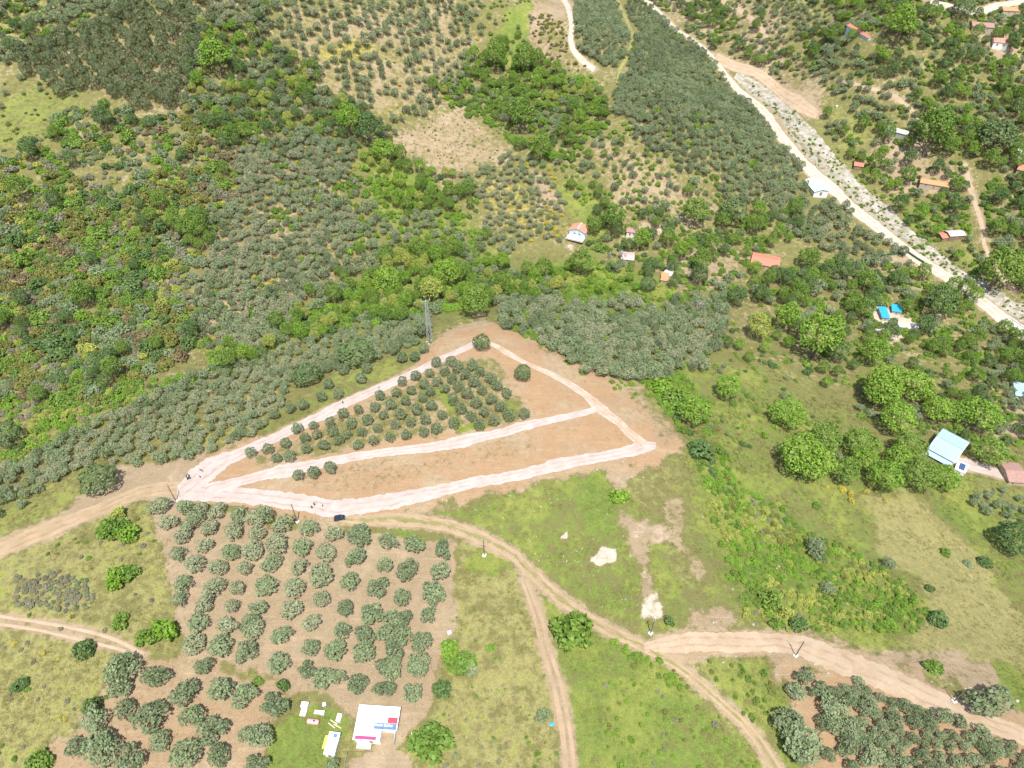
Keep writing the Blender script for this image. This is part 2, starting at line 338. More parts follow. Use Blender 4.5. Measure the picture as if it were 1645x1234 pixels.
# ------------------------------------------------------------------ land cover painted on the terrain: soil, lush, pale, flower, rock, green-dry
NC = 7
def C_(soil=0, lush=0, pale=0, flower=0, rock=0, straw=0, red=0): return np.array([soil, lush, pale, flower, rock, straw, red], float)
COVER = [
 # hillside ground under the trees
 (C_(soil=.35, lush=.2, straw=.3), 30, [(-300,-200),(1950,-200),(1950,820),(1100,640),(780,500),(300,700),(-300,900)]),
 (C_(lush=.55, straw=.2), 30, [(1060,560),(1250,600),(1420,700),(1645,800),(1900,900),(1900,1200),(1645,1130),(1300,1020),(1150,1000),(1110,860),(1100,740)]),
 (C_(lush=.55, straw=.1), 25, [(330,560),(480,500),(600,440),(640,400),(590,330),(580,250),(690,300),(800,400),(900,440),(800,500),(560,540),(400,600)]),
 (C_(lush=.9), 14, [(585,250),(650,265),(700,310),(680,330),(610,300)]),
 (C_(lush=.95), 10, [(845,0),(868,0),(850,60),(846,110),(835,190),(812,180),(820,110),(800,60),(815,20)]),
 (C_(lush=.95), 18, [(860,430),(950,420),(1060,450),(1090,490),(1000,490),(900,485),(850,470)]),
 (C_(lush=.6, straw=.3), 14, [(880,290),(960,300),(980,360),(950,420),(910,340)]),
 (C_(lush=.7), 16, [(860,250),(930,330),(900,345),(850,270)]),
 (C_(soil=.62, rock=.3, straw=.35), 16, [(622,212),(700,190),(740,180),(800,215),(815,255),(760,282),(700,287),(660,258)]),
 (C_(straw=.5, flower=.5, soil=.3), 16, [(745,290),(800,280),(860,290),(890,330),(905,385),(830,388),(770,330),(735,310)]),
 (C_(soil=.8), 12, [(850,265),(890,300),(910,340),(870,320)]),
 (C_(soil=.5, straw=.6, flower=.25), 22, [(470,20),(720,0),(760,90),(700,170),(620,200),(520,150),(470,90)]),
 (C_(flower=.7, straw=.5), 8, [(555,65),(600,70),(590,95),(540,100),(500,90)]),
 (C_(soil=.75, straw=.2), 18, [(320,470),(400,480),(440,520),(390,570),(340,560)]),
 (C_(soil=.5, straw=.3), 22, [(380,270),(500,240),(580,330),(540,440),(430,520),(330,480)]),
 (C_(straw=.5, lush=.5), 14, [(-50,170),(60,140),(125,140),(140,180),(90,230),(-50,260)]),
 (C_(straw=.7, lush=.2), 14, [(-50,60),(60,10),(110,0),(40,90)]),
 (C_(straw=.7, soil=.2), 14, [(150,520),(240,530),(230,560),(150,555)]),
 (C_(straw=.6, lush=.3), 14, [(0,665),(80,660),(110,690),(60,720),(0,720)]),
 (C_(soil=.75), 9, [(855,0),(905,0),(915,100),(870,95),(850,60)]),
 (C_(straw=.4, soil=.4, lush=.2), 12, [(865,20),(905,40),(930,100),(880,95)]),
 (C_(soil=.55, straw=.45), 20, [(960,220),(1060,260),(1180,340),(1080,360),(980,330)]),
 (C_(soil=.45, lush=.35), 12, [(35,100),(100,70),(200,25),(300,18),(345,32),(348,55),(312,95),(305,140),(300,178),(240,178),(180,152),(95,146),(60,128)]),
 # the valley and the village slope
 (C_(soil=.5, straw=.35), 22, [(1040,-10),(1250,-10),(1260,60),(1330,140),(1340,190),(1250,160),(1150,100)]),
 (C_(soil=.85, pale=.2), 9, [(1240,145),(1285,150),(1320,185),(1300,195),(1260,165)]),
 (C_(rock=.62, lush=.42), 10, [(1175,118),(1215,128),(1300,200),(1380,290),(1460,360),(1530,420),(1645,490),(1900,640),(1900,700),(1645,545),(1530,462),(1440,395),(1340,318),(1260,235),(1190,160)]),
 (C_(straw=.5, lush=.4), 12, [(1330,160),(1420,200),(1400,250),(1350,240),(1310,200)]),
 (C_(lush=.7, straw=.4), 10, [(1455,335),(1500,335),(1500,365),(1460,365)]),
 (C_(lush=.55, straw=.7), 10, [(1525,398),(1560,400),(1588,432),(1560,442),(1528,415)]),
 (C_(soil=.8), 12, [(1395,235),(1480,220),(1490,260),(1420,270)]),
 (C_(soil=.8), 12, [(1420,255),(1530,270),(1540,300),(1440,310)]),
 (C_(soil=.85), 10, [(1580,60),(1660,40),(1660,110),(1600,105)]),
 (C_(soil=.9), 8, [(1608,665),(1660,645),(1660,710),(1625,700)]),
 (C_(soil=.9), 6, [(1405,418),(1455,410),(1480,424),(1440,432),(1405,430)]),
 (C_(pale=.85, straw=.5), 9, [(1392,488),(1420,492),(1475,520),(1475,540),(1435,550),(1400,520)]),
 (C_(soil=.6, straw=.3), 14, [(1060,420),(1120,400),(1200,410),(1210,430),(1110,470),(1080,450)]),
 (C_(soil=.6, pale=.5), 6, [(905,395),(925,385),(930,405),(915,415)]),
 (C_(soil=.8, pale=.5), 5, [(1035,360),(1070,358),(1075,375),(1040,378)]),
 (C_(lush=.75, straw=.1, flower=.12), 18, [(1370,560),(1440,590),(1490,600),(1500,625),(1400,600)]),
 # lower land around the plot
 (C_(straw=.55, lush=.3), 16, [(-200,860),(120,850),(250,815),(280,900),(270,1040),(200,1080),(130,1234),(-300,1400),(-300,900)]),
 (C_(straw=.5, lush=.45), 16, [(-200,790),(60,790),(140,760),(150,800),(60,850),(-200,930)]),
 (C_(straw=.6, lush=.3), 14, [(735,850),(840,910),(900,1000),(920,1100),(920,1300),(680,1300),(705,1130),(715,1000)]),
 (C_(straw=.3, lush=.7), 16, [(860,930),(1000,1020),(1100,1090),(1240,1240),(1240,1400),(925,1400),(905,1100),(880,1000)]),
 (C_(lush=.95), 16, [(1010,1020),(1080,1050),(1110,1110),(1080,1160),(1020,1200),(1000,1130),(1040,1080)]),
 (C_(lush=.9), 14, [(1000,1120),(1050,1150),(1060,1234),(1000,1234),(985,1180)]),
 (C_(straw=.4, lush=.55), 12, [(1120,1050),(1240,1040),(1290,1160),(1290,1300),(1240,1220),(1150,1110)]),
 (C_(straw=.35, lush=.55, soil=.15), 14, [(650,812),(780,785),(930,752),(1000,780),(1060,860),(1110,960),(1200,1010),(1060,1030),(980,1000),(880,930),(800,870)]),
 (C_(lush=.95), 12, [(905,757),(975,748),(980,800),(970,860),(940,830),(930,790)]),
 (C_(lush=.85, straw=.1), 22, [(1130,740),(1200,780),(1280,860),(1380,900),(1480,970),(1490,1010),(1350,1015),(1250,1000),(1200,930),(1150,840)]),
 (C_(straw=1, pale=.1, lush=.1), 20, [(1395,800),(1460,790),(1540,850),(1590,930),(1645,980),(1645,1085),(1560,1080),(1450,1030),(1500,960),(1430,900)]),
 (C_(lush=.8), 10, [(1500,810),(1560,800),(1600,850),(1560,870),(1520,840)]),
 (C_(straw=.9, pale=.35), 12, [(1540,880),(1600,960),(1640,1060),(1600,1030),(1560,950)]),
 (C_(soil=.7, straw=.4), 10, [(1440,1050),(1560,1040),(1640,1090),(1590,1110),(1500,1090)]),
 (C_(lush=.95), 8, [(1595,1062),(1650,1090),(1660,1150),(1620,1120)]),
 (C_(soil=.85, pale=.15, red=.6), 9, [(1060,1020),(1130,1005),(1240,1008),(1330,1030),(1440,1070),(1540,1110),(1645,1150),(1645,1200),(1500,1145),(1380,1095),(1290,1062),(1180,1058),(1080,1062)]),
 (C_(soil=.7, pale=.2), 8, [(1100,975),(1160,970),(1210,1015),(1110,1020)]),
 (C_(soil=.75, pale=.1), 10, [(1235,1040),(1285,1045),(1300,1085),(1250,1100)]),
 (C_(soil=.75, pale=.25), 6, [(960,745),(1005,748),(1018,790),(990,790),(975,770)]),
 (C_(soil=.8, pale=.35), 5, [(998,828),(1012,836),(1040,842),(1080,856),(1075,868),(1030,870),(1010,868)]),
 (C_(soil=.75), 5, [(1012,868),(1035,870),(1052,935),(1035,960),(1020,900)]),
 (C_(soil=.6), 8, [(1070,800),(1095,800),(1100,870),(1140,920),(1120,930),(1080,860)]),
 (C_(pale=.9), 3, [(941,894),(955,888),(966,874),(984,885),(984,902),(962,911),(945,908)]),
 (C_(pale=.9), 2.5, [(901,860),(911,855),(914,864),(904,866)]),
 (C_(pale=.6, soil=.5), 6, [(1030,965),(1052,960),(1072,990),(1060,1005),(1035,995)]),
 (C_(soil=.95, red=1), 10, [(285,800),(330,735),(420,700),(520,650),(640,597),(700,545),(770,508),(830,533),(900,570),(1010,615),(1060,670),(1105,715),(1060,748),(980,755),(900,765),(820,782),(700,812),(600,845),(480,838),(360,812)]),
 (C_(soil=.6, straw=.35, lush=.1), 12, [(985,605),(1030,625),(1090,700),(1060,700),(1020,650)]),
 (C_(soil=.95, pale=.25), 10, [(190,760),(330,735),(320,770),(280,800),(180,815),(60,860),(-60,910),(-60,890),(60,840)]),
 (C_(soil=.45, straw=.45, lush=.15), 6, [(400,742),(470,705),(560,663),(640,627),(700,596),(750,574),(790,578),(825,620),(852,660),(848,682),(760,693),(700,703),(560,724),(440,752)]),
 (C_(lush=.9), 4, [(700,628),(730,640),(735,680),(725,675),(712,650)]),
 (C_(lush=.9), 4, [(735,690),(760,684),(790,682),(770,697),(745,697)]),
 (C_(lush=.7), 4, [(815,645),(835,650),(830,665),(815,660)]),
 (C_(soil=.7, straw=.35, lush=.15, red=.8), 8, [(480,760),(700,728),(850,695),(860,715),(700,760),(560,790),(500,790)]),
 (C_(straw=.4, lush=.45), 6, [(430,698),(520,655),(600,618),(660,588),(690,545),(680,530),(600,585),(500,630),(400,690)]),
 (C_(soil=.92), 12, [(250,808),(360,822),(480,846),(560,845),(640,852),(735,872),(740,960),(712,1060),(702,1120),(640,1200),(560,1140),(430,1090),(300,1052),(275,960),(255,880)]),
 (C_(soil=.9, red=.4), 14, [(130,1150),(200,1075),(245,1050),(420,1090),(460,1120),(430,1200),(440,1400),(60,1400),(80,1200)]),
 (C_(soil=.15, lush=.75, straw=.2), 7, [(440,1165),(480,1140),(530,1130),(555,1170),(535,1220),(540,1300),(430,1300)]),
 (C_(soil=.9), 5, [(560,1215),(660,1205),(675,1300),(555,1300)]),
 (C_(lush=.8), 6, [(610,850),(690,855),(690,866),(612,862)]),
 (C_(lush=.75, straw=.2), 8, [(745,880),(790,880),(820,905),(800,920),(750,918)]),
 (C_(soil=1, red=.8), 10, [(1262,1065),(1400,1100),(1500,1145),(1700,1215),(1750,1400),(1280,1400),(1300,1200),(1270,1130)]),
 (C_(lush=.7, straw=.2), 8, [(1225,1110),(1262,1120),(1290,1220),(1260,1240),(1235,1170)]),
]
zz = HH
vpx, vpy, vdep = project(XX, YY, zz)
wob = ((fbm(XX / 9, YY / 9, 3) - .5) * 26 + (fbm(XX / 3 + 9, YY / 3, 2) - .5) * 12) * 330 / np.maximum(vdep, 150)
M = np.zeros(XX.shape + (NC,)); M[..., 5] = .45; M[..., 1] = .3
vis = (YY > 10) & (vpx > -400) & (vpx < 2050) & (vpy > -260) & (vpy < 1500)
for vec, fe, poly in COVER:
    pa = np.array(poly, float); lo = pa.min(0) - 40; hi = pa.max(0) + 40
    b = vis & (vpx > lo[0]) & (vpx < hi[0]) & (vpy > lo[1]) & (vpy < hi[1])
    if not b.any(): continue
    w = np.clip((sdist(vpx[b], vpy[b], poly) + wob[b] * min(1, fe / 6)) / (fe * 1.3) * .5 + .5, 0, 1); w = w * w * (3 - 2 * w)
    M[b] = M[b] * (1 - w[:, None]) + vec * w[:, None]
# worn soil along the roads
RM = np.zeros(XX.shape)
for nm, mt, up, rows in ROADW:
    if mt in ('grasspath', 'shingle'): continue
    c = rows[:, 3]; wd = np.linalg.norm(rows[:, 0] - rows[:, -1], axis=1) / 2
    for (x, y), w in zip(c[::2], wd[::2]):
        i0, i1 = np.searchsorted(GX, [x - w - 4, x + w + 4]); j0, j1 = np.searchsorted(GY, [y - w - 4, y + w + 4])
        dd = np.hypot(XX[i0:i1, j0:j1] - x, YY[i0:i1, j0:j1] - y) - w
        RM[i0:i1, j0:j1] = np.maximum(RM[i0:i1, j0:j1], np.clip(1 - dd / 2.6, 0, 1))
M[..., 0] = np.maximum(M[..., 0], RM * .8)

def cover_at(x, y):
    i = np.clip(np.searchsorted(GX, x) - 1, 0, len(GX) - 1); j = np.clip(np.searchsorted(GY, y) - 1, 0, len(GY) - 1)
    return M[i, j]

def ground_material():
    m, nt, N, L, B = nodes('ground_cover')
    tc = N.new('ShaderNodeTexCoord').outputs['Object']
    def att(nm):
        a = N.new('ShaderNodeAttribute'); a.attribute_name = nm; s = N.new('ShaderNodeSeparateColor'); L.new(a.outputs['Color'], s.inputs[0]); return [*s.outputs[:3], a.outputs['Alpha']]
    a1, a2 = att('cover_a'), att('cover_b')
    nbig = noise(nt, .05, 4, .6, tc); nmid = noise(nt, .35, 5, .65, tc); nfine = noise(nt, 1.7, 5, .7, tc); ngrain = noise(nt, 6, 3, .7, tc)
    def thr(ch, amp=.95, lo=.34, hi=.66, nz=None):
        s = mathn(nt, 'ADD', mathn(nt, 'MULTIPLY', mathn(nt, 'SUBTRACT', nz or nmid, .5), amp * 1.6), ch)
        s = mathn(nt, 'ADD', s, mathn(nt, 'MULTIPLY', mathn(nt, 'SUBTRACT', nfine, .5), amp * .9))
        s = mathn(nt, 'ADD', s, mathn(nt, 'MULTIPLY', mathn(nt, 'SUBTRACT', nbig, .5), amp * .8))
        return smooth(nt, s, lo, hi)
    dry = mix(nt, smooth(nt, nmid, .3, .7), (.158, .143, .056), (.124, .128, .045))
    straw = mix(nt, smooth(nt, nfine, .3, .7), (.245, .22, .096), (.188, .176, .067))
    lush = mix(nt, smooth(nt, nfine, .3, .7), (.138, .176, .04), (.092, .132, .029))
    lush = mix(nt, smooth(nt, nbig, .4, .65), lush, (.17, .19, .046))
    soil = mix(nt, smooth(nt, nmid, .25, .75), (.27, .203, .132), (.222, .168, .108))
    redsoil = mix(nt, smooth(nt, nmid, .25, .75), (.315, .203, .117), (.25, .165, .096))
    soil = mix(nt, a1[3], soil, redsoil)
    soil = mix(nt, mathn(nt, 'MULTIPLY', smooth(nt, nbig, .45, .65), .7), soil, (.28, .222, .146))
    mp = N.new('ShaderNodeMapping'); mp.inputs['Rotation'].default_value = (0, 0, -.32); mp.inputs['Scale'].default_value = (.09, 1.3, 1); L.new(tc, mp.inputs[0])
    soil = mix(nt, mathn(nt, 'MULTIPLY', smooth(nt, noise(nt, .7, 4, .65, mp.outputs[0]), .5, .72), .35), soil, (.36, .28, .19))
    pale = mix(nt, nfine, (.44, .38, .32), (.36, .30, .23))
    rock = mix(nt, smooth(nt, ngrain, .4, .6), (.34, .305, .26), (.19, .175, .14))
    c = mix(nt, thr(a2[2]), dry, straw)
    c = mix(nt, thr(a1[1]), c, lush)
    c = mix(nt, thr(a2[1], .7), c, rock)
    c = mix(nt, thr(a1[0], .8), c, soil)
    c = mix(nt, thr(a1[2], .5), c, pale)
    fl = mathn(nt, 'MULTIPLY', a2[0], smooth(nt, nfine, .48, .62))
    c = mix(nt, smooth(nt, mathn(nt, 'ADD', fl, mathn(nt, 'MULTIPLY', mathn(nt, 'SUBTRACT', nmid, .5), .8)), .3, .5), c, (.42, .30, .025))
    c = mix(nt, 1.0, c, mix(nt, smooth(nt, ngrain, .25, .75), (.68, .68, .66), (1.3, 1.3, 1.28)), 'MULTIPLY')
    c = mix(nt, 1.0, c, mix(nt, smooth(nt, nmid, .3, .7), (.84, .86, .84), (1.12, 1.1, 1.1)), 'MULTIPLY')
    L.new(c, B.inputs['Base Color']); B.inputs['Roughness'].default_value = .95; B.inputs['Specular IOR Level'].default_value = .1
    b = N.new('ShaderNodeBump'); b.inputs['Strength'].default_value = .7; b.inputs['Distance'].default_value = .5
    L.new(mathn(nt, 'ADD', nfine, mathn(nt, 'MULTIPLY', ngrain, .4)), b.inputs['Height']); L.new(b.outputs[0], B.inputs['Normal'])
    return m
nx, ny = XX.shape
idx = np.arange(nx * ny).reshape(nx, ny)
Fq = np.stack([idx[:-1, :-1], idx[1:, :-1], idx[1:, 1:], idx[:-1, 1:]], -1).reshape(-1, 4)
tm = mesh_np('ground', np.stack([XX, YY, HH], -1).reshape(-1, 3), Fq, [ground_material()], smooth=True)
for nm, sel, al in (('cover_a', M[..., :3], M[..., 6]), ('cover_b', M[..., 3:6], M[..., 6] * 0 + 1)):
    at = tm.attributes.new(nm, 'FLOAT_COLOR', 'POINT')
    at.data.foreach_set('color', np.concatenate([sel.reshape(-1, 3), al.reshape(-1, 1)], 1).astype(np.float32).ravel())
gob = tag(link('ground', tm), 'hilly ground of dry grass, green weeds and bare reddish soil', kind='structure')

def track_material(name, c1, c2, c3, strip=None):
    m, nt, N, L, B = nodes(name)
    tc = N.new('ShaderNodeTexCoord').outputs['Object']
    a = mix(nt, smooth(nt, noise(nt, .22, 4, .6, tc), .35, .7), c1, c2)
    a = mix(nt, smooth(nt, noise(nt, 1.1, 5, .7, tc), .55, .75), a, c3)
    if strip:      # grass left standing between the wheel ruts
        q = N.new('ShaderNodeAttribute'); q.attribute_name = 'across'
        w = mathn(nt, 'SUBTRACT', mathn(nt, 'ADD', .34, mathn(nt, 'MULTIPLY', mathn(nt, 'SUBTRACT', noise(nt, .3, 4, .7, tc), .5), 1.6)), mathn(nt, 'ABSOLUTE', q.outputs['Fac']))
        a = mix(nt, smooth(nt, w, .0, .2), a, strip)
    q = N.new('ShaderNodeAttribute'); q.attribute_name = 'across'       # wheel ruts worn into the surface
    w = mathn(nt, 'ABSOLUTE', mathn(nt, 'SUBTRACT', mathn(nt, 'ABSOLUTE', mathn(nt, 'ADD', q.outputs['Fac'], mathn(nt, 'MULTIPLY', mathn(nt, 'SUBTRACT', noise(nt, .12, 3, .6, tc), .5), .9))), .38))
    w = mathn(nt, 'MULTIPLY', mathn(nt, 'SUBTRACT', 1.0, smooth(nt, w, .03, .17)), smooth(nt, noise(nt, .25, 3, .6, tc), .35, .6))
    a = mix(nt, w, a, mix(nt, 1.0, a, (.84, .80, .76), 'MULTIPLY'))
    a = mix(nt, 1.0, a, mix(nt, noise(nt, 9, 3, .7, tc), (.82, .82, .82), (1.15, 1.15, 1.15)), 'MULTIPLY')
    L.new(a, B.inputs['Base Color']); B.inputs['Roughness'].default_value = .95; B.inputs['Specular IOR Level'].default_value = .1
    b = N.new('ShaderNodeBump'); b.inputs['Strength'].default_value = .5; b.inputs['Distance'].default_value = .15
    L.new(noise(nt, 4, 5, .7, tc), b.inputs['Height']); L.new(b.outputs[0], B.inputs['Normal']); return m
TM = {'gravel': track_material('white_gravel', (.36, .308, .28), (.32, .26, .225), (.385, .342, .315)),
      'gravelpink': track_material('pink_gravel', (.385, .31, .25), (.31, .225, .15), (.42, .365, .32)),
      'gravelpale': track_material('pale_gravel', (.40, .35, .29), (.34, .29, .225), (.43, .39, .34)),
      'earth': track_material('track_earth', (.30, .222, .142), (.25, .188, .112), (.34, .268, .185)),
      'earthpale': track_material('pale_earth', (.335, .262, .182), (.295, .215, .14), (.385, .325, .25)),
      'earthgrass': track_material('rutted_earth', (.30, .222, .142), (.25, .188, .112), (.34, .268, .185), (.18, .168, .07)),
      'shingle': track_material('grey_shingle', (.33, .30, .265), (.17, .165, .095), (.42, .39, .36)),
      'grasspath': track_material('grassy_path', (.22, .21, .08), (.17, .18, .06), (.27, .24, .12))}
RLAB = ['tan dirt track leading west past the lone round oak', 'tan dirt track curving downhill from the parked car between the meadows', 'broad pale earth track along the upper edge of the corner grove',
 'widest white gravel road along the lower side of the cleared plot', 'white gravel road along the upper side of the young olive triangle', 'white gravel road through the middle of the cleared plot',
 'narrow patchy gravel road down the eastern end of the plot', 'upper of two wheel ruts crossing the dry western meadow', 'lower of two wheel ruts crossing the dry western meadow',
 'right-hand wheel rut beside the clipped round bush', 'left-hand wheel rut beside the clipped round bush', 'pale path winding over the far hilltop clearing', 'grassy path between two far olive groves',
 'long pale valley road beside the dry stream bed', 'earth road on the far bank ending in a digging', 'dry stream bed of grey shingle beside the valley road', 'pale lane beside the small shed with grey and red roofs', 'thin lane through the garden plots above the digging',
 'white drive of the pale blue roofed barn', 'pale lane by the uppermost orange roofed house', 'short pale track on the far bank slope']
for (nm, mt, up, rows), lab in zip(ROADW, RLAB):
    s, k = rows.shape[:2]
    z = hgt(rows[..., 0], rows[..., 1]) + up
    prof = np.array([-.05, 0, .01, .03, .01, 0, -.05])      # slightly crowned, edges sunk into the soil
    V = np.concatenate([rows, (z + prof * .8)[..., None]], -1).reshape(-1, 3)
    ii = np.arange(s * k).reshape(s, k)
    Q = np.stack([ii[:-1, :-1], ii[:-1, 1:], ii[1:, 1:], ii[1:, :-1]], -1).reshape(-1, 4)
    a, b, c = V[Q[0][0]], V[Q[0][1]], V[Q[0][2]]
    if np.cross(b - a, c - a)[2] < 0: Q = Q[:, ::-1]
    me = mesh_np(nm, V, Q, [TM[mt]], smooth=True); at_ = me.attributes.new('across', 'FLOAT', 'POINT'); at_.data.foreach_set('value', np.tile(np.linspace(-1, 1, k), s).astype(np.float32))
    tag(link(nm, me), lab, kind='structure')
# ------------------------------------------------------------------ plants: unit-radius crowns of leaf sprays round lobes, with trunks
def ico(sub=1):
    bm = bmesh.new(); bmesh.ops.create_icosphere(bm, subdivisions=sub, radius=1)
    v = np.array([x.co for x in bm.verts]); f = np.array([[q.index for q in p.verts] for p in bm.faces]); bm.free(); return v, f
ICO1, ICO2 = ico(1), ico(2)
def leafcloud(lobes, per_area, size, r, flat=.5, low=-.35, core=.8, out=.28, nr=.42, upb=.45):
    """lobes: (x,y,z,r). Returns verts, quads; the sprays sit on the lobes' shells, a rough core keeps the crown from being see-through"""
    L = np.array(lobes); V = []; Q = []; b = 0
    for k, (x, y, z, R) in enumerate(L):
        nn = int(per_area * R * R * 12.6)
        dv = r.normal(size=(nn, 3)); dv /= np.linalg.norm(dv, axis=1)[:, None]
        dv = dv[dv[:, 2] > low]
        p = np.array([x, y, z]) + dv * R * (1 - .12 + out * r.random((len(dv), 1)) ** 1.5 * 1.2)
        keep = np.ones(len(p), bool)
        for j, (a, c, e, R2) in enumerate(L):
            if j != k: keep &= np.linalg.norm(p - np.array([a, c, e]), axis=1) > R2 * .86
        p, dv = p[keep], dv[keep]; m = len(p)
        if not m: continue
        nn_ = dv * flat + r.normal(size=(m, 3)) * nr + np.array([0, 0, upb]); nn_ /= np.linalg.norm(nn_, axis=1)[:, None]
        u = np.cross(nn_, r.normal(size=(m, 3))); u /= np.linalg.norm(u, axis=1)[:, None] + 1e-9; w = np.cross(nn_, u)
        s = size * (.55 + .9 * r.random((m, 1))); el = .55 + .5 * r.random((m, 1))
        jit = lambda: 1 + .35 * (r.random((m, 1)) - .5)
        c4 = [p - u * s * jit() , p - w * s * el * jit(), p + u * s * jit(), p + w * s * el * jit()]
        V.append(np.stack(c4, 1).reshape(-1, 3)); q = np.arange(m * 4).reshape(m, 4) + b; Q.append(q); b += m * 4
    CV = []; CF = []
    for (x, y, z, R) in L:
        iv, fi = ICO1; j = 1 + .3 * (r.random((len(iv), 1)) - .5)
        CV.append(iv * j * R * core + np.array([x, y, z])); CF.append(np.concatenate([fi, fi[:, 2:]], 1) + b); b += len(iv)
    return np.concatenate(V + CV), np.concatenate(Q), np.concatenate(CF)
def dome(r, nl, rx, zc, zr, lr, inner=.55):
    """nl lobes spread over a dome of radius rx, centre height zc, vertical radius zr"""
    out = []
    for i in range(nl):
        for _ in range(30):
            a = r.random() * 6.283; e = r.uniform(-.25, 1.0); e = math.asin(max(-1, min(1, e)))
            q = r.uniform(.75, 1.0); R = r.uniform(*lr)
            p = (math.cos(a) * math.cos(e) * (rx - R) * q * r.uniform(.85, 1.12), math.sin(a) * math.cos(e) * (rx - R) * q, zc + math.sin(e) * (zr - R * .5) * q)
            if all((p[0]-o[0])**2 + (p[1]-o[1])**2 + (p[2]-o[2])**2 > (.55 * (R + o[3]))**2 for o in out): break
        out.append((*p, R))
    out.append((0, 0, zc, min(rx, zr) * inner)); return out
def trunk_mesh(r, h, r0, spread, zt, nb):
    m = MB(); lean = r.normal(size=2) * .06
    m.tube([(0, 0, -.25), (lean[0] * .3, lean[1] * .3, h * .4), (lean[0], lean[1], h)], [r0 * 1.35, r0, r0 * .8], 7)
    for i in range(nb):
        a = i * 6.283 / nb + r.random(); e = spread * r.uniform(.7, 1.1)
        m.tube([(lean[0], lean[1], h * .9), (math.cos(a) * e * .5, math.sin(a) * e * .5, h + (zt - h) * .55), (math.cos(a) * e, math.sin(a) * e, zt * r.uniform(.9, 1.05))], [r0 * .6, r0 * .42, r0 * .15], 5)
    return m
def crown_mesh(name, V, Q, CF, mat, extra=None):
    Fc = np.concatenate([Q, CF]); me = mesh_np(name, V, Fc, [mat]); return me
PROTO = {}        # kind -> list of (crown mesh, trunk mesh, joined mesh)
def join_mesh(name, parts):
    V = []; Fl = []; mi = []; b = 0; mats = []
    for k, me in enumerate(parts):
        mats.append(me.materials[0]); v = np.empty(len(me.vertices) * 3, np.float32); me.vertices.foreach_get('co', v); V.append(v.reshape(-1, 3))
        for p in me.polygons: Fl.append(tuple(i + b for i in p.vertices)); mi.append(k)
        b += len(me.vertices)
    me = bpy.data.meshes.new(name); me.from_pydata(np.concatenate(V).tolist(), [], Fl)
    for m in mats: me.materials.append(m)
    me.polygons.foreach_set('material_index', np.array(mi, np.int32)); me.update(); return me
def make_proto(kind, nvar, fo, lob, per, size, tr, bk=None, **kw):
    r = np.random.default_rng(abs(hash(kind)) % 9999 if False else sum(map(ord, kind))); L = []
    for v in range(nvar):
        lobes = lob(r); cm = crown_mesh(kind + '_crown', *leafcloud(lobes, per, size, r, **kw), FO[fo])
        tm_ = None
        if tr:
            mb = trunk_mesh(r, *tr); tm_ = bpy.data.meshes.new(kind + '_trunk'); tm_.from_pydata([tuple(q) for q in mb.v], [], mb.f); tm_.materials.append(bk or bark); tm_.update()
        jm = join_mesh(kind + '_plant', [cm] + ([tm_] if tm_ else []))
        L.append((cm, tm_, jm))
    PROTO[kind] = L
ol = lambda r: dome(r, int(r.integers(7, 15)), 1.0, r.uniform(.7, .85), r.uniform(.52, .72), (.2, .42), r.uniform(.35, .6))
oly = lambda r: dome(r, int(r.integers(9, 12)), 1.0, .95, .85, (.30, .44))
for k, fo in (('olive', 'olive'), ('olive_dark', 'olive_dark'), ('olive_dry', 'olive_dry')):
    make_proto(k, 7, fo, ol, 110, .078, (.45, .085, .55, .95, 4), core=.72, out=.34)
make_proto('olive_young', 4, 'olive_dark', oly, 85, .085, (.5, .07, .4, .9, 4), core=.76, out=.3)
br = lambda r: dome(r, int(r.integers(22, 31)), 1.0, 1.12, .95, (.15, .34), .68)
for k in ('green', 'bright', 'yellowgreen', 'dark'):
    make_proto('tree_' + k, 5, k, br, 230, .047, (.6, .07, .55, 1.2, 5), core=.78, out=.34, flat=.75, nr=.36, upb=.2)
pn = lambda r: dome(r, int(r.integers(30, 36)), 1.0, .88, .80, (.24, .32), .96)
make_proto('pine', 4, 'pine', lambda r: dome(r, int(r.integers(30, 36)), 1.0, .8, .82, (.24, .32), .98), 170, .052, (.45, .055, .3, .7, 4), core=.92, out=.1, flat=1.0, nr=.22, upb=.1)
make_proto('oak', 4, 'oak', pn, 150, .056, (.55, .07, .45, .9, 5), core=.9, out=.14, flat=.9, nr=.28, upb=.15)
sh = lambda r: dome(r, int(r.integers(9, 14)), 1.0, .32, .55, (.2, .42))
for k in ('green', 'bright', 'dark', 'moss', 'brown', 'broom', 'heath', 'yellowgreen', 'olive'):
    make_proto('shrub_' + k, 3, k, sh, 75, .11, None, core=.78, out=.3, low=-.8)
# leafless grey trees: forking twigs
def bare(r):
    m = MB()
    def br_(p, dv, ln, rad, lev):
        e = p + dv * ln; m.tube([p, p + dv * ln * .5 + Vector(r.normal(size=3) * .03), e], [rad, rad * .8, rad * .55], 4 if lev else 6)
        if lev >= 4: return
        for i in range(4 if lev < 2 else 3):
            q = (dv + Vector(r.normal(size=3)) * .55 + Vector((0, 0, .12))).normalized(); br_(e - dv * ln * r.uniform(0, .35), q, ln * r.uniform(.6, .8), rad * .55, lev + 1)
    br_(Vector((0, 0, -.1)), Vector((0, 0, 1)), .55, .06, 0); return m
L = []
for v in range(2):
    mb = bare(np.random.default_rng(70 + v)); me = bpy.data.meshes.new('bare_twigs'); me.from_pydata([tuple(q) for q in mb.v], [], mb.f); me.materials.append(greybark); me.update()
    L.append((me, None, me))
PROTO['bare'] = L
HC = {'olive': .8, 'olive_dark': .8, 'olive_dry': .8, 'olive_young': .95, 'pine': .95, 'oak': .95, 'bare': .9}     # crown centre height in radii
def hc(kind): return HC.get(kind, 1.15 if kind.startswith('tree') else .4)
